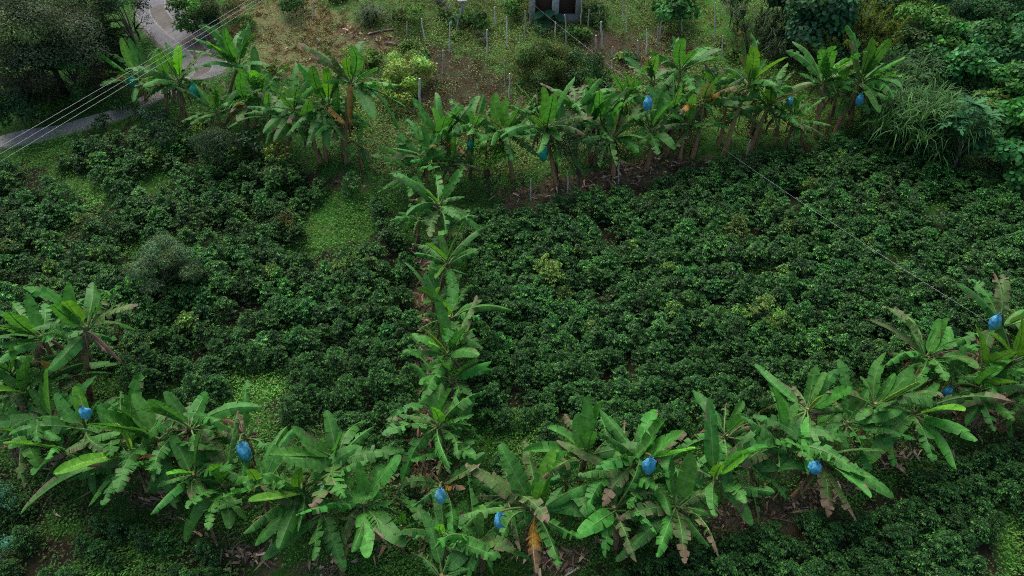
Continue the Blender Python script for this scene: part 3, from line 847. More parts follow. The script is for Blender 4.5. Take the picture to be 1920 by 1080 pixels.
 ('short cut banana stump with a sucker at the bottom left of centre', 752, 985, (758, 1035), .6, 'g 770 1000|g 735 985|u 760 962|g 785 985', 0, 2),
 # ---- fillers seen between the named ones
 ('small banana plant low between the roadside bananas and the lime leaved pair', 405, 205, 1.7, .8, 'g 380 225|u 410 165|y 395 178', 4, 2),
 ('banana plant hidden deep inside the upper left clump', 585, 235, 2.0, .9, 'g 560 262|u 590 190', 4, 3),
 ('second banana plant deep inside the upper left clump, farther left', 505, 215, 1.9, .9, 'g 480 232|u 515 172|b 520 250', 4, 3),
 ('low banana plant between the corner plant and the bushy tree', 845, 300, 1.6, .8, 'g 815 315|u 852 260|b 875 320', 4, 2),
 ('short banana plant behind the sparse tree in the upper row', 1105, 225, 2.2, .9, 'u 1110 170|g 1075 225|b 1135 240', 4, 3),
 ('low banana plant between the two blue bags of the upper row right half', 1262, 215, 2.1, .85, 'u 1268 165|g 1290 240|g 1235 225', 4, 2),
 ('banana plant squeezed between the orange leaved and the folded leaf ones', 1362, 190, 2.3, .9, 'u 1368 140|g 1395 205|b 1335 200', 4, 2),
 ('young banana plant at the foot of the fan near the upper right end', 1508, 238, 1.2, .55, 'y 1520 218|g 1490 240|g 1525 245', 2, 0),
 ('banana plant crowded under the paddle leaves on the right', 1590, 790, 1.9, .9, 'g 1560 815|u 1598 720|b 1620 815', 4, 3),
 ('banana plant crowded below the torn brown leaf on the right', 1775, 700, 1.9, .9, 'u 1780 640|g 1745 725|b 1810 715', 4, 2),
 ('low banana plant between the pale erect leaved ones of the right lower row', 1405, 875, 1.8, .85, 'u 1412 810|g 1380 895|b 1432 900', 4, 2),
 ('low banana plant behind the ribbon leaved one in the lower row', 1215, 905, 1.7, .85, 'u 1220 845|g 1190 920|g 1240 925', 4, 2),
 ('low banana plant between the bottom blue bag and the three erect leaves', 1062, 900, 1.7, .85, 'u 1068 840|g 1040 915|b 1090 920', 3, 2),
 ('banana plant deep in the tangle of the left lower row', 205, 815, 2.0, .95, 'g 180 790|u 212 755|b 225 840|g 170 830', 4, 2),
 ('banana plant under the parallel ribbed leaves of the left lower row', 300, 865, 1.7, .9, 'g 270 880|u 310 815|b 330 890', 4, 3),
 ('banana plant between the oar leaved and the arching leaved ones', 490, 915, 1.8, .95, 'g 465 935|u 500 860|g 520 945|y 480 875', 4, 2),
 ('banana plant below the giant paddle leaves of the left lower row', 600, 955, 1.7, .95, 'g 570 985|g 625 990|u 610 890|b 640 950', 4, 2),
 ('banana plant filling the left edge below the bright crossing leaf', 40, 815, 1.8, 1.0, 'g 10 830|g 70 840|u 48 760|y 20 790', 4, 2),
 ('banana plant crowded between the bag plant and the sparse tree', 1045, 258, 2.2, .85, 'u 1050 195|g 1020 275|b 1070 285', 3, 3),
 ('banana plant with mostly dead leaves left of the lone erect leaf plant', 915, 262, 2.0, .8, 'b 890 285|d 930 300|u 918 215', 3, 3),
 ('thin banana plant between the corner plant and the narrow leaved one', 800, 290, 1.9, .8, 'u 795 235|g 770 300|b 828 312', 3, 2),
 ('banana plant behind the tall glossy leaf of the upper row', 1128, 228, 2.2, .85, 'u 1120 175|b 1095 250|g 1150 215', 3, 3),
 ('slim banana plant between the fan and the orange leaves of the upper row', 1290, 232, 2.0, .8, 'b 1275 280|g 1315 235|u 1292 180', 3, 3),
 ('slim banana plant behind the folded pale leaf in the upper row', 1428, 178, 2.2, .85, 'u 1440 125|b 1400 190|g 1455 200', 3, 3),
 ('thin banana plant under the half hidden blue bag of the upper row', 1488, 222, 1.7, .75, 'b 1510 240|g 1465 225|u 1490 180', 2, 3),
 ('banana plant standing between the roadside clump and the lime pair', 460, 190, 2.0, .85, 'b 440 225|u 465 140|o 430 205', 3, 3),
 ('banana plant pressed behind the dark fountain of leaves', 640, 225, 2.0, .9, 'b 620 265|u 645 170|g 670 225', 3, 3),
 ('small banana plant between the two centre plants of the middle line', 812, 560, 1.5, .75, 'u 805 525|g 790 570|y 825 540', 3, 1),
 ('small banana plant beside the horizontal leaved one in the middle line', 812, 755, 1.5, .75, 'u 800 715|g 785 745|b 835 775', 3, 1),
 ('small banana plant among the drooping leaves near the top of the middle line', 838, 430, 1.5, .75, 'u 845 395|g 815 445|b 865 440', 3, 1),
]
for sp in BAN:
    banana_plant(sp)


# ------------------------------------------------------------------ coffee bushes
def coffee_bush(mb, R, H, nbr, nros, tpl, mature, young, origin=np.zeros(3), llen=.105, stems=True, lw=.046):
    a = RNG.uniform(0, 2 * PI, nbr)
    zz = np.sort(RNG.uniform(.16, 1.0, nbr))
    prof = np.interp(zz, [0, .2, .45, .7, .9, 1.0], [.75, .95, 1.0, .8, .48, .15])
    r = R * prof * RNG.uniform(.72, 1.12, nbr)
    pos, val, ax = [], [], []
    for f in np.linspace(.45, 1.0, nros):
        rr = r * f
        p = np.stack([rr * np.cos(a), rr * np.sin(a), H * zz + .10 * H * f - .16 * H * f * f], 1)
        p += RNG.normal(0, .04, p.shape)
        pos.append(p); val.append(np.full(nbr, f) * (.45 + .55 * zz)); ax.append(np.stack([np.cos(a), np.sin(a), np.zeros(nbr)], 1))
    pos = np.concatenate(pos); val = np.concatenate(val); ax = np.concatenate(ax)
    nl = 6
    P = np.repeat(pos, nl, 0); O = np.repeat(ax, nl, 0); Vv = np.repeat(val, nl)
    n = len(P)
    th = np.tile(np.arange(nl) * 2 * PI / nl, len(pos)) + np.repeat(RNG.uniform(0, 6, len(pos)), nl) + RNG.normal(0, .25, n)
    A = np.stack([np.cos(th), np.sin(th), -RNG.uniform(.15, .95, n)], 1) + .55 * O
    P = P + A * .02
    Nn = np.stack([np.cos(th) * .35, np.sin(th) * .35, np.ones(n)], 1) + RNG.normal(0, .2, (n, 3))
    young_lit_f = np.clip((Vv - .58) / .32, 0, 1) * RNG.uniform(.1, 1.0, n) ** 1.3  # upper outer leaves paler: young growth, plus light put into the colour
    C = tint(mature, n, .28, .14) * (1 - young_lit_f[:, None]) + tint(young, n, .2, .12) * young_lit_f[:, None]
    leaves(mb, P + origin, A, Nn, llen * RNG.uniform(.7, 1.2, n), lw * RNG.uniform(.8, 1.2, n), C, tpl, 1.1)
    if stems:
        mb.tube(np.array([[0, 0, -.1], [.02, .01, H * .5], [0, 0.02, H * .95]]) + origin, [.03, .022, .008], (.05, .04, .03), 5)


MAT_C = np.array([.019, .068, .018]); YNG_LIT_C = np.array([.088, .275, .040])  # second colour: young tip leaves, brightened so that they look lit
COFV = []
for q in range(8):
    mb = MB()
    coffee_bush(mb, RNG.uniform(.48, .58), RNG.uniform(1.1, 1.5), int(RNG.integers(54, 66)), 3, 'fold', MAT_C * RNG.uniform(.85, 1.15), YNG_LIT_C * RNG.uniform(.8, 1.2))
    COFV.append(mb.mesh('coffee_bush', M_COF))


def sample_rows(poly, sx, sy, keep, tilt=0.0, holes=True):
    xs = np.arange(-45, 45, sx); ys = np.arange(-2, 60, sy)
    X, Y = np.meshgrid(xs, ys)
    X = X + (np.arange(len(ys)) % 2)[:, None] * sx * .5
    Y = Y + tilt * X
    X = (X + RNG.normal(0, sx * .17, X.shape)).ravel(); Y = (Y + RNG.normal(0, sy * .11, Y.shape)).ravel()
    Z = ground(X, Y)
    px, py, f = project(np.stack([X, Y, Z + .75], 1))
    ok = (f > 1) & in_poly(px, py, poly) & (RNG.random(X.shape) < keep)
    if holes:
        ok &= ~patch_mask(px, py)
    if poly is PB or poly is PD:
        ok &= noise2(X, Y, 2.3, 5) < .34
    elif poly is PA:
        ok &= noise2(X, Y, 1.3, 6) < .62
    ok &= ~near_road(X, Y, .9 if sx > .76 else .6)
    return np.stack([X, Y, Z], 1)[ok]


bushes = []
for poly, sx, sy, keep, tl, lab in (
        (PA, .46, .72, .95, .05, 'dark green coffee bush in the dense plot right of the middle banana line'),
        (PB, .50, .74, .90, -.12, 'dark green coffee bush on the weedy plot left of the middle banana line'),
        (PC, .56, .72, .95, .3, 'dark green coffee bush below the lower banana row in the bottom right corner'),
        (PD, .62, .88, .80, -.2, 'coffee bush on the thin weedy slope in the bottom left corner'),
        (PE, 1., 1., .6, 0, 'coffee bush in the small gap right of the foot of the middle banana line'),
        (PF, .9, .9, .8, 0, 'coffee bush in the small gap left of the foot of the middle banana line')):
    for p in sample_rows(poly, sx, sy, keep, tl):
        bushes.append((p, lab))
arr = np.array([b[0] for b in bushes])
px, py, f = project(arr + np.array([0, 0, .7]))
infr = (px > -25) & (px < 1945) & (py > -20) & (py < 1110)
order = np.argsort(f + np.where(infr, 0, 1000))
print('coffee bushes', len(bushes), 'in frame', int(infr.sum()))
far = MB()
for rank, k in enumerate(order):
    p, lab = bushes[k]
    s = RNG.uniform(.64, .94)
    if 'corner' in lab and 'left' in lab:
        s *= .88
    if rank < 296:
        o = bpy.data.objects.new('coffee_bush', COFV[rank % len(COFV)])
        COL.objects.link(o)
        o.location = p
        o.rotation_euler = (0, 0, RNG.uniform(0, 2 * PI))
        o.scale = (s * RNG.uniform(.92, 1.1), s * RNG.uniform(.92, 1.1), s * RNG.uniform(.9, 1.12))
        tag(o, lab, 'coffee bush', 'coffee bushes planted in the plots')
    else:
        g = np.exp(RNG.normal(0, .26)) * np.exp(RNG.normal(0, .08, 3))
        if RNG.random() < .04:
            g = g * np.array([2.0, 1.35, 1.0])
        coffee_bush(far, .55 * s, 1.3 * s * RNG.uniform(.85, 1.12), 44, 3, 'diamond', MAT_C * g, YNG_LIT_C * g, p, .110, False, .050)
o = far.build('coffee_plantation', M_COF)
tag(o, 'closed cover of dark coffee bushes on the upper parts of both plots', 'coffee bushes', kind='stuff')
for x, y, lab, yc in ((1027, 508, 'yellow green coffee bush standing out in the dark plot right of the middle line', (.17, .30, .05)),
                      (1432, 585, 'small yellowing coffee bush in the middle of the right hand plot', (.15, .25, .045)),
                      (1384, 432, 'yellow tipped coffee bush in the upper half of the right hand plot', (.15, .26, .05))):
    mb = MB(); P = hit(x, y, 1.0); P[2] = gz(P[0], P[1])
    coffee_bush(mb, .75, 1.75, 50, 4, 'fold', np.array(yc) * .55, yc)
    o = mb.build('coffee_bush', M_COF); o.location = P
    tag(o, lab, 'coffee bush', 'coffee bushes planted in the plots')


# ------------------------------------------------------------------ shrubs and trees
STY = {  # leaf length, width, template, leaves per m2 of crown shell, colour, curl, droop, clump radius fraction
    'fine':  (.10, .035, 'diamond', 260, (.070, .105, .058), .6, .1, .34),
    'feathery': (.12, .034, 'diamond', 300, (.07, .11, .06), .6, .2, .22),
    'olive': (.11, .045, 'diamond', 260, (.060, .085, .030), .6, .1, .34),
    'grey':  (.12, .055, 'diamond', 170, (.080, .122, .058), .6, .3, .30),
    'lime':  (.15, .07, 'fold', 130, (.115, .185, .035), .8, .4, .30),
    'green': (.18, .09, 'fold', 100, (.045, .120, .030), .8, .5, .32),
    'dark':  (.15, .06, 'fold', 140, (.022, .060, .025), .8, .5, .32),
    'broad': (.23, .19, 'hex', 58, (.044, .160, .040), .7, .5, .34),
    'vine':  (.20, .16, 'hex', 66, (.050, .120, .034), .7, .4, .36),
    'bright': (.24, .12, 'fold', 70, (.040, .150, .030), .9, .6, .30),
    'brown': (.12, .03, 'diamond', 150, (.075, .062, .045), .5, .3, .34),
    'plume': (.16, .04, 'diamond', 220, (.155, .145, .035), .6, .2, .26),
    'teal':  (.26, .20, 'hex', 46, (.030, .095, .042), .7, .6, .34),
}


def crown_mesh(mb, c, rx, rz, style, nclump, rng_shape=.55, col=None, dens=1.0):
    L, W, tpl, den, base, curl, droop, cf = STY[style]
    base = np.array(col if col is not None else base)
    D = rdir(nclump, -.55, 1.0)
    rad = RNG.uniform(rng_shape, .92, (nclump, 1)) ** .6
    CC = D * rad * np.array([rx, rx, rz]) * .82
    cr = cf * (rx + rz) * .5 * RNG.uniform(.7, 1.35, nclump)
    for k in range(nclump):
        n = max(10, int(den * 4 * cr[k] ** 2 * 2.4 * dens))
        d = rdir(n, -.5, 1.0)
        rr = RNG.uniform(.55, 1.05, (n, 1))
        p = CC[k] + d * rr * cr[k] * np.array([1.1, 1.1, .8]) + c
        tang = rdir(n); tang -= d * np.sum(tang * d, 1)[:, None] * .6
        A = tang + d * .35 - ZZ * droop
        Nn = d + ZZ * .7 + RNG.normal(0, .35, (n, 3))
        cl = base * np.exp(RNG.normal(0, .22)) * np.exp(RNG.normal(0, .1, 3))
        C = tint(cl, n, .3, .14)
        leaves(mb, p, A, Nn, L * RNG.uniform(.65, 1.25, n), W * RNG.uniform(.7, 1.25, n), C, tpl, curl)
    return CC + c


def limbs(mb, B, tips, r0, fork, col=(.075, .06, .048)):
    """a tapered trunk that forks into limbs reaching towards the crown's clumps"""
    Fk = fork
    tt = np.linspace(0, 1, 6)[:, None]
    mid = .5 * (B + Fk) + RNG.normal(0, .06, 3)
    mb.tube((1 - tt) ** 2 * B + 2 * tt * (1 - tt) * mid + tt ** 2 * Fk, np.linspace(r0, r0 * .7, 6), col, 8, .06)
    for t in tips:
        m = .5 * (Fk + t) + RNG.normal(0, .15, 3) + np.array([0, 0, .1])
        C3 = (1 - tt) ** 2 * Fk + 2 * tt * (1 - tt) * m + tt ** 2 * t
        mb.tube(C3, np.linspace(r0 * .5, r0 * .1, 6), col, 5, .05)


def tree(name, label, cat, px, py, h, rx, rz, style, nclump, trunk=.09, limbs_n=6, group=None, col=None, dens=1.0, shape=.55, part='crown'):
    P = hit(px, py, h)
    g = gz(P[0], P[1])
    B = np.array([P[0] + RNG.normal(0, .1), P[1] + RNG.normal(0, .1), g - .05])
    c = np.array([P[0], P[1], g + max(h, rz * .6)])
    root = empty(name, B)
    tag(root, label, cat, group)
    mb = MB()
    tips = crown_mesh(mb, c, rx, rz, style, nclump, shape, col, dens)
    mb.build(part, M_FOL, root, origin=B)
    tr = MB()
    sel = tips[RNG.permutation(len(tips))[:limbs_n]]
    limbs(tr, B, sel, trunk, B + (c - B) * .45 + np.array([0, 0, .0]))
    tr.build('trunk' if part == 'crown' else 'stem', M_BARK, root, origin=B)
    return root


def shrub(label, px, py, h, rx, rz, style, nclump, **k):
    k.setdefault('trunk', .035); k.setdefault('limbs_n', 5)
    return tree('shrub', label, 'shrub', px, py, h, rx, rz, style, nclump, part='foliage', **k)


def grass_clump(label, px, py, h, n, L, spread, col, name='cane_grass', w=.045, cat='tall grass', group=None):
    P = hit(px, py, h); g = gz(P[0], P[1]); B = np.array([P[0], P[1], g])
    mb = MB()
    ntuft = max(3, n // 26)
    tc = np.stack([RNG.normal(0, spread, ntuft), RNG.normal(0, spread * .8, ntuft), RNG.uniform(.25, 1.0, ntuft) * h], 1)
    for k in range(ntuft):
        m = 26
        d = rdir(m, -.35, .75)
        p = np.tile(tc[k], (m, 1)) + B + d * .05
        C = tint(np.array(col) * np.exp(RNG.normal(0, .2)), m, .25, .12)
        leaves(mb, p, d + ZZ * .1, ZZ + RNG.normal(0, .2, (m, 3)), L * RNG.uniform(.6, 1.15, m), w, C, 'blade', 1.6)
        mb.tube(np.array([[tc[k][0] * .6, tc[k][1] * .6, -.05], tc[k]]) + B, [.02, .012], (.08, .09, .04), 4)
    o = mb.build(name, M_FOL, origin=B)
    return tag(o, label, cat, group)


# upper left, beyond the road
tree('broadleaf_tree', 'big grey green small leaved tree in the top left corner', 'tree', 72, 62, 3.3, 3.2, 2.5, 'grey', 40, .2, 9, dens=.8, shape=.4)
tree('broadleaf_tree', 'grey green tree top behind the conifer at the top edge', 'tree', 160, -8, 3.6, 2.2, 1.6, 'grey', 20, .15, 7, dens=.8)
tree('broadleaf_tree', 'dark shaded tree below the big grey tree at the left edge', 'tree', 25, 130, 2.6, 2.2, 1.6, 'grey', 20, .12, 6, col=(.04, .058, .032))
tree('broadleaf_tree', 'bright green forked small tree in front of the big grey tree', 'tree', 122, 106, 2.4, 1.15, 1.35, 'bright', 15, .08, 8, dens=.9)
tree('broadleaf_tree', 'overhanging dark tree top above the conifer beside the road', 'tree', 228, -4, 4.0, 1.3, .8, 'dark', 9, .1, 5)


def conifer():
    P = hit(207, 118, 0); B = np.array([P[0], P[1], gz(P[0], P[1])])
    root = empty('conifer', B); tag(root, 'dark green conifer with layered drooping branches beside the road', 'conifer')
    mb = MB()
    H = 4.6
    for lv in np.linspace(.12, .98, 15):
        R = 2.0 * (1 - lv) ** .75 + .15
        nb = int(5 + 9 * (1 - lv))
        for k in range(nb):
            a = RNG.uniform(0, 2 * PI)
            m = int(60 * R) + 14
            t = RNG.uniform(.15, 1, m)
            base = np.stack([np.cos(a) * R * t, np.sin(a) * R * t, H * lv + .25 * t * R - .28 * R * t * t], 1)
            sd = np.array([-math.sin(a), math.cos(a), 0])
            sgn = RNG.choice([-1, 1], m)
            base += sd * (sgn * RNG.uniform(0, .2, m) * (1.1 - t))[:, None]
            A = np.stack([np.cos(a) * .7 + sd[0] * sgn * .7, np.sin(a) * .7 + sd[1] * sgn * .7, -RNG.uniform(.0, .6, m)], 1)
            leaves(mb, base + B, A, ZZ + RNG.normal(0, .25, (m, 3)), .2 * RNG.uniform(.7, 1.2, m), .05, tint((.024, .072, .018), m, .3, .12), 'diamond')
    mb.build('crown', M_FOL, root, origin=B)
    t = MB(); t.tube(np.array([[0, 0, -.1], [0, 0, 2.2], [0, 0, 4.5]]) + B, [.12, .08, .02], (.05, .04, .03), 7); t.build('trunk', M_BARK, root, origin=B)


conifer()


def bare_tree():
    P = hit(262, 72); B = np.array([P[0], P[1], gz(P[0], P[1])])
    root = empty('twisted_tree', B); tag(root, 'small crooked dark tree with few leaves at the road edge', 'tree')
    tips = np.array([on_y(x, y, P[1]) for x, y in ((252, 20), (280, 38), (262, 8), (245, 38), (276, 55), (268, 30))])
    t = MB(); limbs(t, B, tips, .07, B + np.array([-.1, 0, .5]), (.03, .027, .023)); t.build('trunk', M_BARK, root, origin=B)
    mb = MB()
    for tp in tips:
        m = 60; d = rdir(m)
        leaves(mb, tp + d * .3 * RNG.uniform(.3, 1, (m, 1)), d, ZZ + d * .3, .11, .05, tint((.03, .045, .03), m), 'diamond')
    mb.build('crown', M_FOL, root, origin=B)


bare_tree()
UG = 'undergrowth shrubs on the bank left of the road'
shrub('dark leafy shrub at the left edge above the road', 30, 200, 1.0, 1.35, 1.1, 'green', 14, col=(.032, .085, .032))
shrub('brown twiggy thicket under the bright forked tree', 178, 140, .8, 1.5, .9, 'brown', 14, dens=.7)
shrub('grey brown brambles at the roadside beside the leftmost upper banana', 215, 168, .6, 1.3, .7, 'brown', 10, col=(.085, .07, .058), dens=.6)
shrub('yellow flowered dark shrub on the kerb below the brambles', 232, 192, .5, .7, .45, 'green', 9)
shrub('mid green shrub hanging down the bank in the middle left', 145, 180, .7, .9, .6, 'green', 10)
shrub('light green shrub on the bank just above the grey road', 70, 218, .5, .8, .5, 'lime', 8, col=(.06, .13, .035))
shrub('dusky shrub beneath the big grey tree trunk', 90, 175, .6, 1.3, .7, 'olive', 12, col=(.05, .06, .032))
shrub('pale weedy shrub on the slope left of the bright forked tree', 40, 160, .4, 1.4, .6, 'olive', 10, col=(.085, .10, .05))
shrub('dull green shrub between the conifer and the bright forked tree', 175, 95, 1.2, 1.3, 1.2, 'olive', 14, col=(.045, .062, .03))
shrub('green bush on the roadside below the kerb with a leaning stem', 190, 228, .7, .6, .45, 'dark', 10, limbs_n=7)
shrub('blue green bush at the road edge below the upper left bananas', 282, 215, .7, .8, .5, 'dark', 10, col=(.032, .075, .045))
shrub('tall dark bush in front of the upper left banana stems', 300, 255, 1.0, .9, .8, 'dark', 12)
shrub('small yellow green bush at the foot of the upper left bananas', 388, 238, .9, .75, .5, 'lime', 9)
tree('broadleaf_tree', 'shade tree with flat grey green crown in the upper left plot', 'tree', 400, 272, 1.9, 1.2, .75, 'fine', 14, .05, 8, col=(.035, .07, .03))
tree('broadleaf_tree', 'small yellow green layered tree at the top of the left plot', 'tree', 515, 286, 1.6, .8, .5, 'lime', 10, .05, 6)
shrub('twiggy pale shrub left of the yellow green layered tree', 470, 262, 1.4, .8, .55, 'green', 9, col=(.05, .10, .045), limbs_n=10)
shrub('spreading green bush below the yellow green layered tree', 540, 325, 1.0, 1.1, .7, 'green', 10, col=(.045, .11, .03))
tree('broadleaf_tree', 'pale grey green feathery round tree alone in the left plot', 'tree', 302, 500, 1.6, 1.55, 1.15, 'feathery', 30, .06, 14, dens=1.15, col=(.100, .190, .080), shape=.35)
shrub('tuft of olive weeds beside the pale round tree in the left plot', 100, 540, .4, .6, .4, 'olive', 7, col=(.09, .10, .03))
shrub('thin yellowish weed bush in the grassy gap of the left plot', 535, 415, .6, .6, .6, 'olive', 7, col=(.10, .11, .03), dens=.7)
# roadside bank and hillside
shrub('tall bright hedge bush on the right side of the upper road', 350, 25, 1.3, .95, 1.3, 'green', 14, col=(.045, .13, .025))
shrub('dark shaded bush hanging over the kerb of the upper road', 385, 55, .8, 1.0, .9, 'dark', 12)
shrub('olive bush on top of the bank above the upper road', 405, 12, 1.0, 1.4, .9, 'olive', 14)
shrub('grassy dark bank bush left of the red earth cut', 412, 78, .5, .7, .6, 'olive', 9, col=(.05, .06, .028))
shrub('feathery lime weed bush right of the red earth cut', 458, 45, .5, .8, .6, 'lime', 10, col=(.075, .17, .03))
shrub('dark green bush on the hillside at the top edge left of the stakes', 550, 8, .8, .85, .75, 'green', 11)
grass_clump('blue green grass tussock on the hillside beside the straw patch', 695, 22, .7, 260, .75, .45, (.07, .11, .06), 'grass_tussock')
shrub('light green hillside bush right of the grass tussock', 765, 30, .6, 1.35, .7, 'lime', 14, col=(.075, .15, .03))
shrub('silvery grey bush at the top edge of the hillside', 830, 8, .7, .6, .6, 'fine', 8, col=(.13, .16, .13))
shrub('green bush behind the pole on the hillside', 888, 38, .7, 1.15, .7, 'green', 12, col=(.05, .12, .028))
shrub('small silvery bush under the pole on the hillside', 900, 68, .4, .55, .35, 'fine', 6, col=(.11, .12, .09))
shrub('fresh green bush left of the shed', 965, 14, .7, .9, .7, 'green', 11, col=(.065, .17, .03))
shrub('pale green layered shrub on the hillside above the banana row', 768, 122, 1.0, 1.4, .9, 'lime', 16, col=(.19, .29, .06))
shrub('lime shrub just below the pale layered one on the hillside', 745, 162, .9, 1.3, .95, 'lime', 16, col=(.17, .27, .05))
shrub('small lime shrub left of the pair of lime shrubs on the hillside', 672, 108, .7, 1.0, .6, 'lime', 10, col=(.15, .25, .05))
shrub('low lime bush at the top of the upper left banana clump', 520, 135, .5, .9, .5, 'lime', 9, col=(.095, .155, .03))
tree('broadleaf_tree', 'wide olive green low tree below the shed', 'tree', 1015, 118, 1.3, 1.75, 1.1, 'olive', 26, .06, 8, col=(.090, .150, .036))
tree('broadleaf_tree', 'dark green low tree right of the wide olive one', 'tree', 1092, 128, 1.2, 1.2, 1.1, 'dark', 18, .06, 8, col=(.034, .080, .026))
tree('broadleaf_tree', 'dark broad leaved tree on the hillside at the top edge right of the shed', 'tree', 1262, 8, 1.3, 1.5, 1.1, 'broad', 14, .08, 6)
shrub('green weeds round the foot of the shed', 1080, 62, .3, 1.0, .35, 'green', 9, col=(.05, .13, .03))
shrub('low bush right of the shed pillar', 1120, 25, .5, .9, .5, 'green', 9, col=(.05, .11, .03))
shrub('grey green herb bush on the right hillside shoulder', 1450, 92, .4, 1.1, .4, 'fine', 10)
shrub('second grey green herb bush above the right end of the upper row', 1505, 108, .4, .9, .4, 'fine', 9, col=(.06, .10, .05))
tree('broadleaf_tree', 'small bright bushy tree inside the upper banana row', 'tree', 914, 290, 2.0, 1.0, .62, 'lime', 16, .05, 6, col=(.075, .18, .028))
tree('broadleaf_tree', 'thin sparse tree with pale stems in front of the blue bag in the upper row', 'tree', 1088, 288, 2.1, 1.2, 1.0, 'fine', 12, .05, 9, col=(.04, .09, .035), dens=.55)
shrub('leafless grey twig bush left of the thin sparse tree', 985, 330, .8, .7, .6, 'brown', 6, dens=.25, limbs_n=14)
shrub('small glossy bush at the gully rim right of the upper row', 1688, 228, .8, .5, .45, 'green', 7)
shrub('blue green foliage clump at the left edge of the bottom slope', 2, 938, .7, .55, .5, 'fine', 8, col=(.06, .17, .10))
shrub('second blue green foliage clump lower on the left edge', 0, 1030, .7, .6, .5, 'fine', 8, col=(.06, .18, .11))

def plume_tree():
    P = hit(1620, 55, 2.6); B = np.array([P[0], P[1], gz(P[0], P[1])])
    root = empty('plumed_tree', B); tag(root, 'yellow olive plumed tree above the right end of the upper row', 'tree')
    mb = MB(); tips = []
    Fk = B + np.array([0, 0, 1.9])
    for k in range(120):
        d = rdir(1, -.1, 1.0)[0]
        q = Fk + d * np.array([2.0, 2.0, 1.9]) * RNG.uniform(.35, 1.0)
        if k % 9 == 0:
            tips.append(q)
        dd = nrm(d * .7 + ZZ * .9 + RNG.normal(0, .2, 3))
        ln = RNG.uniform(.5, .95)
        m = 110
        t = RNG.random(m)
        p = q + dd * (t * ln)[:, None] + np.array([0, 0, -.15]) * (t ** 2)[:, None] + RNG.normal(0, .075, (m, 3)) * (1.15 - t)[:, None]
        green = RNG.random() < .3
        C = tint((.055, .095, .025) if green else (.185, .240, .050), m, .25, .05)
        leaves(mb, p, dd + rdir(m) * .8, ZZ + rdir(m) * .5, .14, .045, C, 'diamond')
    crown_mesh(mb, Fk + ZZ * .3, 1.5, 1.2, 'olive', 12, col=(.035, .06, .022), dens=.6)
    mb.build('crown', M_FOL, root, origin=B)
    t = MB(); limbs(t, B, np.array(tips), .07, Fk - ZZ * .3, (.13, .10, .08)); t.build('trunk', M_BARK, root, origin=B)


herbs = []
for q in range(4):
    mb = MB(); crown_mesh(mb, np.array([0, 0, .22]), .42, .34, 'green', 12, col=((.075, .16, .032), (.06, .13, .028), (.10, .17, .04), (.05, .12, .04))[q], dens=1.3)
    herbs.append(mb.mesh('herb', M_FOL))
HX = RNG.uniform(430, 1500, 900); HY = RNG.uniform(0, 240, 900)
okh = in_poly(HX, HY, HILL) & ~in_poly(HX, HY, STRAW) & ~in_poly(HX, HY, SOIL)
for k in np.where(okh)[0][:70]:
    o = bpy.data.objects.new('herb', herbs[k % 4]); COL.objects.link(o)
    P = hit(HX[k], HY[k]); o.location = P; o.rotation_euler = (0, 0, RNG.uniform(0, 6)); q = RNG.uniform(.6, 1.35); o.scale = (q, q, q * RNG.uniform(.7, 1.2))
    tag(o, 'small leafy green herb tuft scattered on the weedy hillside above the upper banana row', 'herb', 'herb tufts on the hillside')

# gully thicket on the right
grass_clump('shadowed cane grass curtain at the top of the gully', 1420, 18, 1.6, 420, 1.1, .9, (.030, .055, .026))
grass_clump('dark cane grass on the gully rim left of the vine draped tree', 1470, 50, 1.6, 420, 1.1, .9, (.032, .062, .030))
tree('vine_draped_tree', 'dark broad leaved tree draped with vines at the head of the gully', 'tree', 1535, 40, 2.6, 1.6, 2.4, 'teal', 24, .12, 7)
plume_tree()
grass_clump('large arching cane grass clump right of the upper row end', 1722, 195, 2.3, 2300, 1.25, 1.2, (.058, .150, .042), w=.05)
grass_clump('smaller cane grass clump behind the arching one', 1668, 120, 1.8, 1100, 1.0, .9, (.045, .105, .034))
grass_clump('drooping cane grass below the arching clump on the gully edge', 1775, 215, 2.0, 1300, 1.15, .8, (.050, .130, .036), w=.05)


def lobed_tree():
    root = None
    pts = ((1828, 195), (1805, 222), (1842, 240), (1822, 255), (1850, 215), (1838, 262), (1790, 232))
    P = hit(1825, 225, 3.0); B = np.array([P[0], P[1], gz(P[0], P[1])])
    root = empty('lobed_leaf_tree', B); tag(root, 'blue green tree with deeply lobed leaves in the gully on the right', 'tree')
    mb = MB(); tips = []
    for x, y in pts:
        c = on_y(x, y, P[1] + RNG.normal(0, .4)); tips.append(c)
        m = 16; a = np.arange(m) * 2.4 + RNG.uniform(0, 6)
        d = np.stack([np.cos(a), np.sin(a), RNG.uniform(-.5, .6, m)], 1)
        leaves(mb, np.tile(c, (m, 1)), d, ZZ + d * .3, .75 * RNG.uniform(.8, 1.15, m), .42, tint((.042, .150, .055), m, .2, .1), 'lobed')
    mb.build('crown', M_FOL, root, origin=B)
    t = MB(); limbs(t, B, np.array(tips), .08, B + (P - B) * .4); t.build('trunk', M_BARK, root, origin=B)


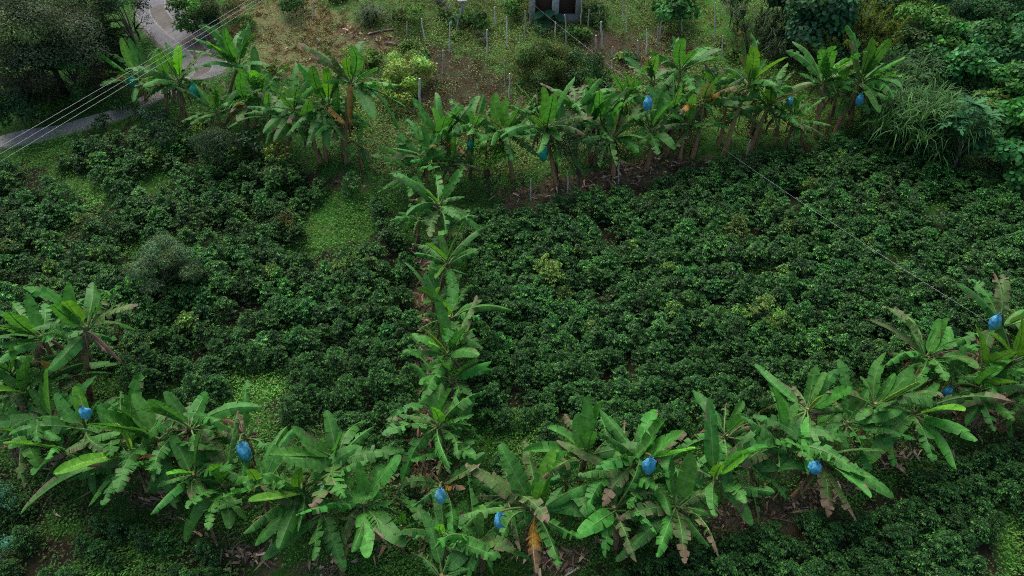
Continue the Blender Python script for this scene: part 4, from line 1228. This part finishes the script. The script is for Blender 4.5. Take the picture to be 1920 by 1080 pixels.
lobed_tree()
for x, y, h, rx, rz, sty, n, lab, col in (
        (1690, -25, 2.4, 1.8, 1.4, 'dark', 16, 'dark canopy at the top edge right of the plumed tree', (.030, .070, .030)),
        (1745, -20, 2.2, 1.7, 1.3, 'broad', 14, 'broad leaved canopy at the top edge farther right of the plumed tree', (.036, .100, .034)),
        (1860, -25, 2.4, 2.0, 1.5, 'dark', 18, 'dark canopy at the top edge near the right corner', (.028, .070, .030)),
        (1660, 95, 1.4, 1.2, 1.0, 'vine', 12, 'vine tangle between the plumed tree and the cane grass', (.040, .095, .030)),
        (1560, 130, .8, 1.0, .8, 'dark', 10, 'low dark shrub on the gully rim behind the upright fan banana', (.022, .055, .026)),
        (1835, 165, 1.8, 1.1, .9, 'vine', 11, 'leafy mound between the rounded column and the lobed leaf tree', (.046, .115, .036)),
        (1690, 150, 1.0, 1.1, .8, 'green', 11, 'leafy shrub tucked behind the arching cane grass', (.034, .085, .030)),
        (1725, 28, 2.0, 1.6, 1.1, 'vine', 16, 'light green vine covered shrub at the top right, left of the mossy slope', (.085, .165, .035)),
        (1775, 62, 1.8, 1.7, .9, 'vine', 15, 'sunny green vine mound in the upper right thicket', (.070, .155, .035)),
        (1712, 78, 1.6, 1.2, .9, 'vine', 11, 'brown flecked vine mound left of the sunny one', (.055, .085, .035)),
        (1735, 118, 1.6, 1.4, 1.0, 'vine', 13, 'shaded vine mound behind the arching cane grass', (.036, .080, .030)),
        (1850, 30, 2.0, 1.7, 1.2, 'green', 18, 'small leaved green bush near the top right corner', (.036, .085, .034)),
        (1900, 22, 2.2, 1.6, 1.4, 'dark', 18, 'dark fine leaved bush in the top right corner', (.026, .065, .030)),
        (1800, 8, 2.0, 1.8, 1.2, 'dark', 18, 'dark hanging foliage at the top edge right of centre thicket', (.030, .062, .030)),
        (1848, 75, 2.2, 1.5, 1.3, 'broad', 18, 'broad leaved vine tower in the upper right', None),
        (1885, 95, 2.2, 1.5, 1.4, 'broad', 18, 'broad leaved blue green vine tower at the right edge', (.042, .115, .045)),
        (1815, 130, 2.4, 1.25, 1.5, 'broad', 20, 'rounded broad leaved column in front of the vine towers', (.050, .135, .048)),
        (1770, 140, 1.6, 1.2, 1.0, 'vine', 12, 'dark bramble mound left of the rounded column', (.032, .062, .026)),
        (1885, 160, 2.2, 1.6, 1.2, 'vine', 16, 'bright edged vine mound at the right edge', (.060, .135, .036)),
        (1860, 195, 2.0, 1.2, .9, 'vine', 11, 'yellowish vine mound above the lobed leaf tree', (.085, .125, .035)),
        (1905, 235, 2.0, 1.3, 1.4, 'broad', 16, 'broad leaved curtain hanging at the right edge', (.042, .125, .036)),
        (1865, 272, 1.6, 1.0, .8, 'green', 11, 'yellow green leafy bush under the lobed leaf tree', (.080, .135, .040)),
        (1905, 300, 1.6, 1.2, 1.2, 'broad', 13, 'lowest broad leaved curtain on the right edge beside the coffee', (.038, .120, .036)),
        (1930, 60, 2.4, 1.6, 1.5, 'broad', 14, 'broad leaved mass cut by the right edge near the top', (.035, .095, .036)),
        (1940, 170, 2.4, 1.6, 1.6, 'vine', 14, 'vine mass cut by the right edge halfway down the thicket', (.045, .105, .035)),
        (1950, 270, 1.8, 1.5, 1.4, 'broad', 12, 'broad leaved mass cut by the right edge above the coffee plot', (.036, .105, .034)),
        (1680, 12, 1.8, 1.4, 1.1, 'green', 13, 'green tangle behind the yellow olive tree', (.040, .085, .030)),
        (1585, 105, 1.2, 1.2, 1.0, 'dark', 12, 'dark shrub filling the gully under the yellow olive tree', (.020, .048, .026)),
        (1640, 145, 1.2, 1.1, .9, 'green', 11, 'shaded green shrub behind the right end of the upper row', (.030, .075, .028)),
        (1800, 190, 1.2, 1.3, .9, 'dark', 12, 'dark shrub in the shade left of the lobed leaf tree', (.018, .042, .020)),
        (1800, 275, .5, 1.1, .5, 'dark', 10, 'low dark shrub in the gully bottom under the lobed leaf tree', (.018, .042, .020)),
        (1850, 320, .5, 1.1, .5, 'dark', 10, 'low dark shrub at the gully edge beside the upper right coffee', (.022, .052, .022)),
        (1490, -10, 2.4, 1.6, 1.5, 'teal', 13, 'dark leafy mass at the top edge above the cane grass', (.022, .058, .028)),
        (1590, 0, 2.0, 1.2, 1.0, 'dark', 11, 'dark foliage at the top edge between the vine tree and the plumed tree', (.024, .055, .026)),
        (1380, -12, 1.8, 1.2, .9, 'green', 9, 'leafy bush at the top edge where the grassy shoulder begins', (.036, .085, .026))):
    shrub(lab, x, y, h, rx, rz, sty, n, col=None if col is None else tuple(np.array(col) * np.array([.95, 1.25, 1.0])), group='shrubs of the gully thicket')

# giant leaved plant by the shed
def taro():
    P = hit(1030, 44); B = np.array([P[0], P[1], gz(P[0], P[1])])
    root = empty('giant_leaf_plant', B); tag(root, 'dark green plant with giant leaves in front of the shed opening', 'plant')
    for x, y, a in ((1020, 22, 2.8), (1040, 28, .4), (1018, 34, 3.6), (1030, 18, 1.6), (1026, 36, 4.7)):
        c = on_y(x, y, B[1] - .1)
        d = np.array([math.cos(a), -.6, -.5 + .3 * math.sin(a)])
        mb = MB(); leaves(mb, c[None], d[None], np.array([[0, -.3, 1.0]]), .75, .6, np.array([[.02, .10, .045]]), 'hex')
        mb.tube(np.array([B, .5 * (B + c) + ZZ * .1, c]), [.03, .02, .015], (.03, .08, .03), 5)
        mb.build('leaf', M_FOL, root, origin=B)


taro()

# ------------------------------------------------------------------ shed
def shed():
    P = hit(1044, 44)
    y0 = P[1]
    L = on_y(992, 40, y0); Rr = on_y(1089, 40, y0)
    x0, x1 = L[0], Rr[0]; zb = gz(P[0], y0) - .05
    root = empty('shed', (0.5 * (x0 + x1), y0, zb)); O = np.array(root.location)
    tag(root, 'brick shed with grey concrete pillars and a dark open front at the top edge', 'shed')
    W = x1 - x0; D = 2.6
    zf = on_y(1044, 28, y0)[2]                 # floor level on the plinth
    ht = zf + 2.3
    conc = (.34, .33, .335); pale = (.50, .52, .57)
    xa = on_y(1044, 28, y0)[0]
    mb = MB(); mb.box((.5 * (xa + x1), y0 + .16, .5 * (zf + zb) - .1), (x1 - xa, .36, zf - zb + .2), (.15, .145, .13)); mb.build('plinth', M_CONC, root, origin=O)
    mb = MB(); mb.box((.5 * (x0 + x1), y0 + .36 + D / 2, .5 * (zf + zb) - .12), (W - .01, D, zf - zb + .2), (.07, .06, .05)); mb.build('floor', M_CONC, root, origin=O)
    def xat(px_): return on_y(px_, 20, y0)[0]
    for a, b, zz, cc in ((992.5, 1003.5, zb - .1, conc), (1035, 1048, zf, pale), (1079, 1088, zf, conc)):
        mb = MB(); xx0, xx1 = xat(a), xat(b)
        mb.box((.5 * (xx0 + xx1), y0 + .14, .5 * (zz + ht)), (xx1 - xx0, .26, ht - zz), cc); mb.build('pillar', M_CONC, root, origin=O)
    m, nt, out = new_mat('dark brick')
    Nd, Lk = nt.nodes, nt.links
    bt = Nd.new('ShaderNodeTexBrick'); bt.inputs['Scale'].default_value = 4
    bt.inputs['Color1'].default_value = (.10, .045, .03, 1); bt.inputs['Color2'].default_value = (.07, .035, .025, 1); bt.inputs['Mortar'].default_value = (.05, .045, .04, 1)
    tc = Nd.new('ShaderNodeTexCoord'); mp = Nd.new('ShaderNodeMapping'); mp.inputs['Rotation'].default_value = (PI / 2, 0, 0)
    Lk.new(tc.outputs['Object'], mp.inputs['Vector']); Lk.new(mp.outputs['Vector'], bt.inputs['Vector'])
    p = Nd.new('ShaderNodeBsdfPrincipled'); p.inputs['Roughness'].default_value = .9
    Lk.new(bt.outputs['Color'], p.inputs['Base Color']); Lk.new(p.outputs[0], out.inputs['Surface'])
    mb = MB()
    mb.box((.5 * (x0 + x1), y0 + .5, .5 * (zf + ht) - .05), (W - .5, .12, ht - zf - .1), (.1, .05, .03)); mb.build('front_wall', m, root, origin=O)
    mb = MB()
    mb.box((x0 + .1, y0 + .42 + D / 2, .5 * (zf + ht)), (.12, D - .1, ht - zf - .05), (.1, .05, .03))
    mb.build('side_wall', m, root, origin=O)
    mb = MB()
    mb.box((x1 - .1, y0 + .42 + D / 2, .5 * (zf + ht)), (.12, D - .1, ht - zf - .05), (.1, .05, .03))
    mb.build('side_wall', m, root, origin=O)
    mb = MB()
    nx = 40; xs = np.linspace(x0 - .3, x1 + .3, nx); zc = .03 * np.sin(np.arange(nx) * PI / 2)
    V = []
    for yy, zz in ((y0 - .35, ht + .05), (y0 + D + .8, ht + .7)):
        for x, c in zip(xs, zc):
            V.append((x, yy, zz + c))
    F = np.array([[k, k + 1, nx + k + 1, nx + k] for k in range(nx - 1)])
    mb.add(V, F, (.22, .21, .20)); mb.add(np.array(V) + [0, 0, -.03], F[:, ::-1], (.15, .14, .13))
    mb.build('roof', M_CONC, root, origin=O)


shed()

# ------------------------------------------------------------------ stakes on the hillside
STK = [  # top x, top y, base x, base y, what it stands beside
 (587, 0, 587, 38, 'in the straw patch at the top edge left of all other stakes'), (763, 40, 763, 72, 'in the light green bush right of the grass tussock'),
 (790, 35, 797, 76, 'tilted stake on the hillside above the pale layered shrub'), (843, 43, 843, 100, 'on the hillside left of the pole'),
 (858, 27, 857, 70, 'just below the pole on the hillside'), (831, 93, 831, 138, 'on the dark soil left, the pale thick one'),
 (818, 118, 818, 150, 'on the dark soil beside the pale thick stake'), (913, 55, 913, 108, 'under the small silvery bush'),
 (928, 12, 928, 50, 'in front of the green bush behind the pole'), (950, 32, 950, 90, 'left of the shed, the tall one'),
 (975, 65, 975, 84, 'a short stump of a stake left of the wide olive tree'), (984, 20, 985, 72, 'in front of the left shed pillar'),
 (947, 113, 947, 157, 'between the dark soil and the wide olive tree'), (955, 138, 955, 187, 'left of the banana plant with teal bag, above the row'),
 (881, 183, 881, 213, 'just above the banana row below the dark soil'), (787, 147, 787, 204, 'beside the lower lime shrub, the thick one'),
 (777, 187, 777, 213, 'a short stake right of the upper left banana clump'), (744, 97, 745, 113, 'poking from the pale layered shrub'),
 (1041, 40, 1041, 72, 'below the shed plinth, left one'), (1060, 27, 1062, 88, 'below the shed plinth, the taller right one'),
 (1090, -2, 1089, 46, 'leaning against the right shed pillar'), (1104, 17, 1103, 54, 'right of the shed, first past the pillar'),
 (1117, 65, 1117, 97, 'short and thick above the dark low tree'), (1127, 40, 1129, 92, 'slanting beside the short thick stake'),
 (1124, 10, 1124, 44, 'weathered one up right of the shed'), (1148, 87, 1148, 131, 'right of the dark low tree'),
 (1168, -2, 1168, 38, 'slim one at the top edge, right of the shed'), (1174, 10, 1174, 60, 'slim one below the top edge, right of the shed'),
 (1196, 77, 1196, 108, 'on the red soil right of the dark low tree'), (1213, 55, 1212, 104, 'on the weedy slope above the greyish banana plant'),
 (1218, 107, 1219, 160, 'among leaves of the greyish banana plant'), (1234, 50, 1233, 92, 'left of a taller slanted pair on the slope'),
 (1241, 18, 1238, 74, 'the tall slanted one under the dark broad leaved tree'), (1278, 37, 1278, 64, 'right of the dark broad leaved tree'),
 (1341, 5, 1341, 86, 'the tallest stake on the right hillside'), (1351, 2, 1351, 32, 'thin one behind the tallest stake on the right'),
 (1355, 66, 1354, 104, 'grey one above the highest banana plant'), (1373, 0, 1371, 28, 'at the top edge on the grassy shoulder, right one'),
 (1363, 0, 1361, 24, 'at the top edge on the grassy shoulder, left one'), (1407, 66, 1406, 97, 'lone one on the grassy shoulder to the right'),
 (1160, 306, 1160, 344, 'at the lower edge of the upper row, by the glossy erect leaf'), (995, 338, 995, 376, 'at the lower edge of the upper row, left of the sparse tree'),
 (1065, 322, 1064, 362, 'at the lower edge of the upper row, under the sparse tree'), (1488, 232, 1488, 268, 'at the lower edge of the upper row near its right end'),
 (1628, 236, 1628, 254, 'short one on the grass at the right end of the upper row'), (1407, 262, 1400, 290, 'leaning one below the dark banana plant in the upper row')]
for tx, ty, bx, by, what in STK:
    B = hit(bx, by); Tp = on_y(tx, ty, B[1])
    mb = MB()
    t = np.linspace(0, 1, 5)[:, None]
    pts = B + (Tp - B) * t + np.r_[np.zeros((1, 3)), RNG.normal(0, .015, (4, 3))]
    pts[0] -= (Tp - B) * .08
    thick = .06 if 'thick' in what else (.026 if ('slim' in what or 'thin ' in what) else .038)
    col = np.array([.50, .48, .42]) * RNG.uniform(.7, 1.15)
    mb.tube(pts, thick * np.linspace(1.1, .85, 5), col, 7, .06)
    o = mb.build('wooden_stake', M_WOOD, origin=B, smooth=True)
    tag(o, 'grey wooden stake ' + (what if what.startswith(('in ', 'on ', 'just', 'under', 'left', 'between', 'beside', 'below', 'right', 'at ', 'among', 'poking', 'leaning', 'short', 'slanting')) else ': ' + what).replace(' : ', ', '), 'stake', 'wooden stakes on the hillside')

# the pole with a small plate on top
B = hit(864, 42); Tp = on_y(867, 2, B[1])
root = empty('pole', B); tag(root, 'pale pole with a flat plate on top at the top edge of the hillside', 'pole')
mb = MB(); mb.tube(np.array([B - ZZ * .1, .5 * (B + Tp), Tp]), .085, (.30, .33, .31), 9); mb.build('shaft', M_CONC, root, origin=B, smooth=True)
mb = MB(); mb.box(Tp + ZZ * .03, (.55, .35, .06), (.34, .34, .33)); mb.build('top_plate', M_CONC, root, origin=B)

# fallen poles on the straw
for (x0, y0, x1, y1, lab) in ((722, 83, 748, 86, 'pale fallen log lying below the straw patch'), (690, 66, 738, 57, 'long thin fallen branch across the straw patch'), (758, 73, 776, 76, 'short pale log at the edge of the light green bush'),
                              (640, 620, 652, 612, 'broken twig lying among the coffee of the left plot')):
    A, C = hit(x0, y0), hit(x1, y1)
    mb = MB(); mb.tube(np.array([A, .5 * (A + C) + ZZ * .05, C]) + ZZ * .06, [.06, .05, .04], (.20, .17, .14), 6, .08)
    tag(mb.build('fallen_branch', M_WOOD, origin=A), lab, 'fallen branch')

# ------------------------------------------------------------------ wires
def wire(name, pts, r, col, label, cat, group=None):
    mb = MB(); mb.tube(pts, r, col, 5)
    return tag(mb.build(name, M_WIRE), label, cat, group)


for (xr, yr), (xl, yl), lab in (((460, 0), (0, 270), 'topmost of the three pale power lines crossing the upper left'),
                                ((474, 0), (0, 284), 'middle one of the three pale power lines crossing the upper left'),
                                ((487, 0), (0, 298), 'lowest of the three pale power lines crossing the upper left')):
    A = hit(xr, yr, 5.0); C = hit(xl, yl, 6.2)
    t = np.linspace(-.9, 1.7, 40)[:, None]
    pts = A + (C - A) * t
    pts[:, 2] -= (.25 * (1 - ((t[:, 0] - .5) * 2) ** 2 * .35)) * .5
    wire('power_line', pts, .007, (.30, .31, .32), lab, 'power line', 'power lines over the upper left corner')

A = on_y(996, 5, hit(1000, 44)[1] - .02)
Cb = hit(1882, 622, 2.2)
t = np.linspace(0, 1, 40)[:, None]
pts = A + (Cb - A) * t
# bend the sagging cable through the sighted middle
pts[:, 2] -= .55 * (1 - (2 * t[:, 0] - 1) ** 2)
wire('cable', pts, .005, (.40, .40, .40), 'thin pale cable slanting from the shed across the right coffee plot', 'cable')

# ------------------------------------------------------------------ ground cover (nobody could count it)
def scatter(n, ylo=8, yhi=56):
    Y = RNG.uniform(ylo, yhi, n)
    X = RNG.uniform(-1, 1, n) * (10 + Y * .92)
    Z = ground(X, Y)
    px, py, f = project(np.stack([X, Y, Z], 1))
    ok = (px > -120) & (px < 2040) & (py > -90) & (py < 1180) & ~near_road(X, Y, .12)
    return np.stack([X, Y, Z], 1)[ok], px[ok], py[ok]


P, px, py = scatter(130000)
hill = in_poly(px, py, HILL); straw = in_poly(px, py, STRAW); soil = in_poly(px, py, SOIL) | in_poly(px, py, SOIL2)
patch = patch_mask(px, py)
coff = in_poly(px, py, PA) | in_poly(px, py, PC)
coffB = in_poly(px, py, PB) | in_poly(px, py, PD)
lit = np.zeros(px.shape, bool)
for L_ in LITTER:
    lit |= in_poly(px, py, L_)
nz = noise2(P[:, 0], P[:, 1], 1.1, 3)
prob = np.full(px.shape, .62)
prob[coff] = .10
prob[coffB] = .55
prob[hill] = 1.0
prob[soil] = .30
prob[straw] = .30
prob[patch] = 1.0
prob[lit] = .08
prob *= np.clip(1.0 + 1.3 * nz, .12, 1.5)
verge = near_road(P[:, 0], P[:, 1], .9) & (py > 130)
prob[verge] = 1.2
keep = RNG.random(px.shape) < prob
Q, qx, qy = P[keep], px[keep], py[keep]
hq, pq = hill[keep], patch[keep]
n0 = len(Q)
print('weed clumps', n0)
base = np.tile(np.array([.050, .145, .024]), (n0, 1))
base[hq] = np.array([.118, .188, .042])
base[pq] = np.array([.080, .220, .032])
base *= np.exp(RNG.normal(0, .16, (n0, 1))) * np.exp(.35 * noise2(Q[:, 0], Q[:, 1], .7, 9))[:, None] * np.exp(RNG.normal(0, .1, (n0, 3)))
K = 7
mb = MB()
pos = np.repeat(Q, K, 0) + RNG.normal(0, 1, (n0 * K, 3)) * np.array([.16, .16, 0])
pos[:, 2] = ground(pos[:, 0], pos[:, 1]) + RNG.uniform(.02, .22, n0 * K) * np.repeat(np.where(hq, 1.8, 1.0) + verge[keep] * 1.6, K)
d = rdir(n0 * K, -.1, .7)
leaves(mb, pos, d, ZZ + d * .4 + RNG.normal(0, .2, (n0 * K, 3)), RNG.uniform(.055, .13, n0 * K), RNG.uniform(.035, .07, n0 * K), np.repeat(base, K, 0) * np.exp(RNG.normal(0, .14, (n0 * K, 1))), 'diamond')
tag(mb.build('weeds', M_WEED), 'low bright green weeds covering the ground between the bushes', 'weeds', kind='stuff')

# straw tufts
P, px, py = scatter(60000)
w = in_poly(px, py, STRAW) * 1.0 + in_poly(px, py, HILL) * .5 + in_poly(px, py, [(1090, 60), (1330, 80), (1330, 130), (1150, 140)]) * .3
keep = RNG.random(px.shape) < np.clip(w, 0, .8) * np.clip(.7 + .9 * noise2(P[:, 0], P[:, 1], 1.4, 21), .05, 1)
Q = P[keep]; n0 = len(Q); K = 9
print('straw tufts', n0)
pos = np.repeat(Q, K, 0) + RNG.normal(0, 1, (n0 * K, 3)) * np.array([.09, .09, 0]); pos[:, 2] = ground(pos[:, 0], pos[:, 1]) + .02
d = rdir(n0 * K, -.05, .8)
mb = MB()
leaves(mb, pos, d, ZZ + d * .3, RNG.uniform(.14, .34, n0 * K), .018, tint((.24, .175, .095), n0 * K, .3, .1), 'diamond')
tag(mb.build('dry_grass', M_DRY), 'dry straw coloured grass lying over the hillside', 'dry grass', kind='stuff')

# brown banana trash
P, px, py = scatter(90000)
w = np.zeros(px.shape)
for L_ in LITTER:
    w = np.maximum(w, in_poly(px, py, L_) * .95)
w = np.maximum(w, .008)
rowz = in_poly(px, py, [(-60, 760), (250, 850), (500, 950), (760, 1000), (1000, 1010), (1250, 980), (1500, 880), (1900, 740), (1900, 800), (1500, 960), (1250, 1040), (760, 1060), (400, 1000), (-60, 840)])
w = np.maximum(w, rowz * .24)
w = np.where(in_poly(px, py, PA) | in_poly(px, py, PC), .01, w)
keep = RNG.random(px.shape) < w
Q = P[keep]; n0 = len(Q)
print('litter', n0)
Q[:, 2] += RNG.uniform(.02, .16, n0)
d = rdir(n0, -.2, .35)
mb = MB()
half = n0 // 2
leaves(mb, Q[:half], d[:half], ZZ + RNG.normal(0, .5, (half, 3)), RNG.uniform(.18, .7, half), RNG.uniform(.04, .13, half), tint((.215, .155, .112), half, .5, .1), 'blade', .7)
leaves(mb, Q[half:], d[half:], ZZ + RNG.normal(0, .6, (n0 - half, 3)), RNG.uniform(.10, .36, n0 - half), RNG.uniform(.05, .14, n0 - half), tint((.19, .14, .10), n0 - half, .5, .1), 'hex', 1.5)
tag(mb.build('leaf_litter', M_DRY), 'brown dead banana leaves and sheaths strewn along the rows', 'leaf litter', kind='stuff')

# ------------------------------------------------------------------ light, sky, camera
w = bpy.data.worlds.new('World'); SC.world = w; w.use_nodes = True
nt = w.node_tree; nt.nodes.clear()
o = nt.nodes.new('ShaderNodeOutputWorld'); b = nt.nodes.new('ShaderNodeBackground'); s = nt.nodes.new('ShaderNodeTexSky')
s.sky_type = 'NISHITA'; s.sun_disc = False
SUN_EL, SUN_ROT = math.radians(62), math.radians(-25)
s.sun_elevation = SUN_EL; s.sun_rotation = SUN_ROT
s.air_density = 1.0; s.dust_density = 4.0; s.ozone_density = 1.0
b.inputs['Strength'].default_value = .08
nt.links.new(s.outputs[0], b.inputs[0]); nt.links.new(b.outputs[0], o.inputs[0])
ld = bpy.data.lights.new('sun', 'SUN'); ld.energy = 1.5; ld.angle = math.radians(55); ld.color = (1, .95, .86)
lo = bpy.data.objects.new('sun', ld); COL.objects.link(lo)
# direction to the sun: rotation measured from +Y towards +X
sd = Vector((math.sin(SUN_ROT) * math.cos(SUN_EL), math.cos(SUN_ROT) * math.cos(SUN_EL), math.sin(SUN_EL)))
lo.rotation_euler = sd.to_track_quat('Z', 'Y').to_euler()
lo.location = (0, 0, 60)

cd = bpy.data.cameras.new('camera'); cam = bpy.data.objects.new('camera', cd); COL.objects.link(cam)
cam.location = CAM; cam.rotation_euler = (PI / 2 - PITCH, 0, 0)
cd.sensor_width = 36; cd.lens = 36 * FPX / 1920; cd.clip_end = 2000; cd.clip_start = .1
SC.camera = cam
SC.view_settings.view_transform = 'Standard'; SC.view_settings.look = 'None'
SC.view_settings.exposure = 1.32; SC.view_settings.gamma = 1
SC.render.engine = 'CYCLES'
SC.cycles.max_bounces = 5; SC.cycles.diffuse_bounces = 3; SC.cycles.glossy_bounces = 2; SC.cycles.transmission_bounces = 4
SC.cycles.use_adaptive_sampling = True; SC.cycles.adaptive_threshold = .02
SC.cycles.pixel_filter_type = 'BLACKMAN_HARRIS'; SC.cycles.filter_width = 1.05
SC.cycles.use_denoising = False
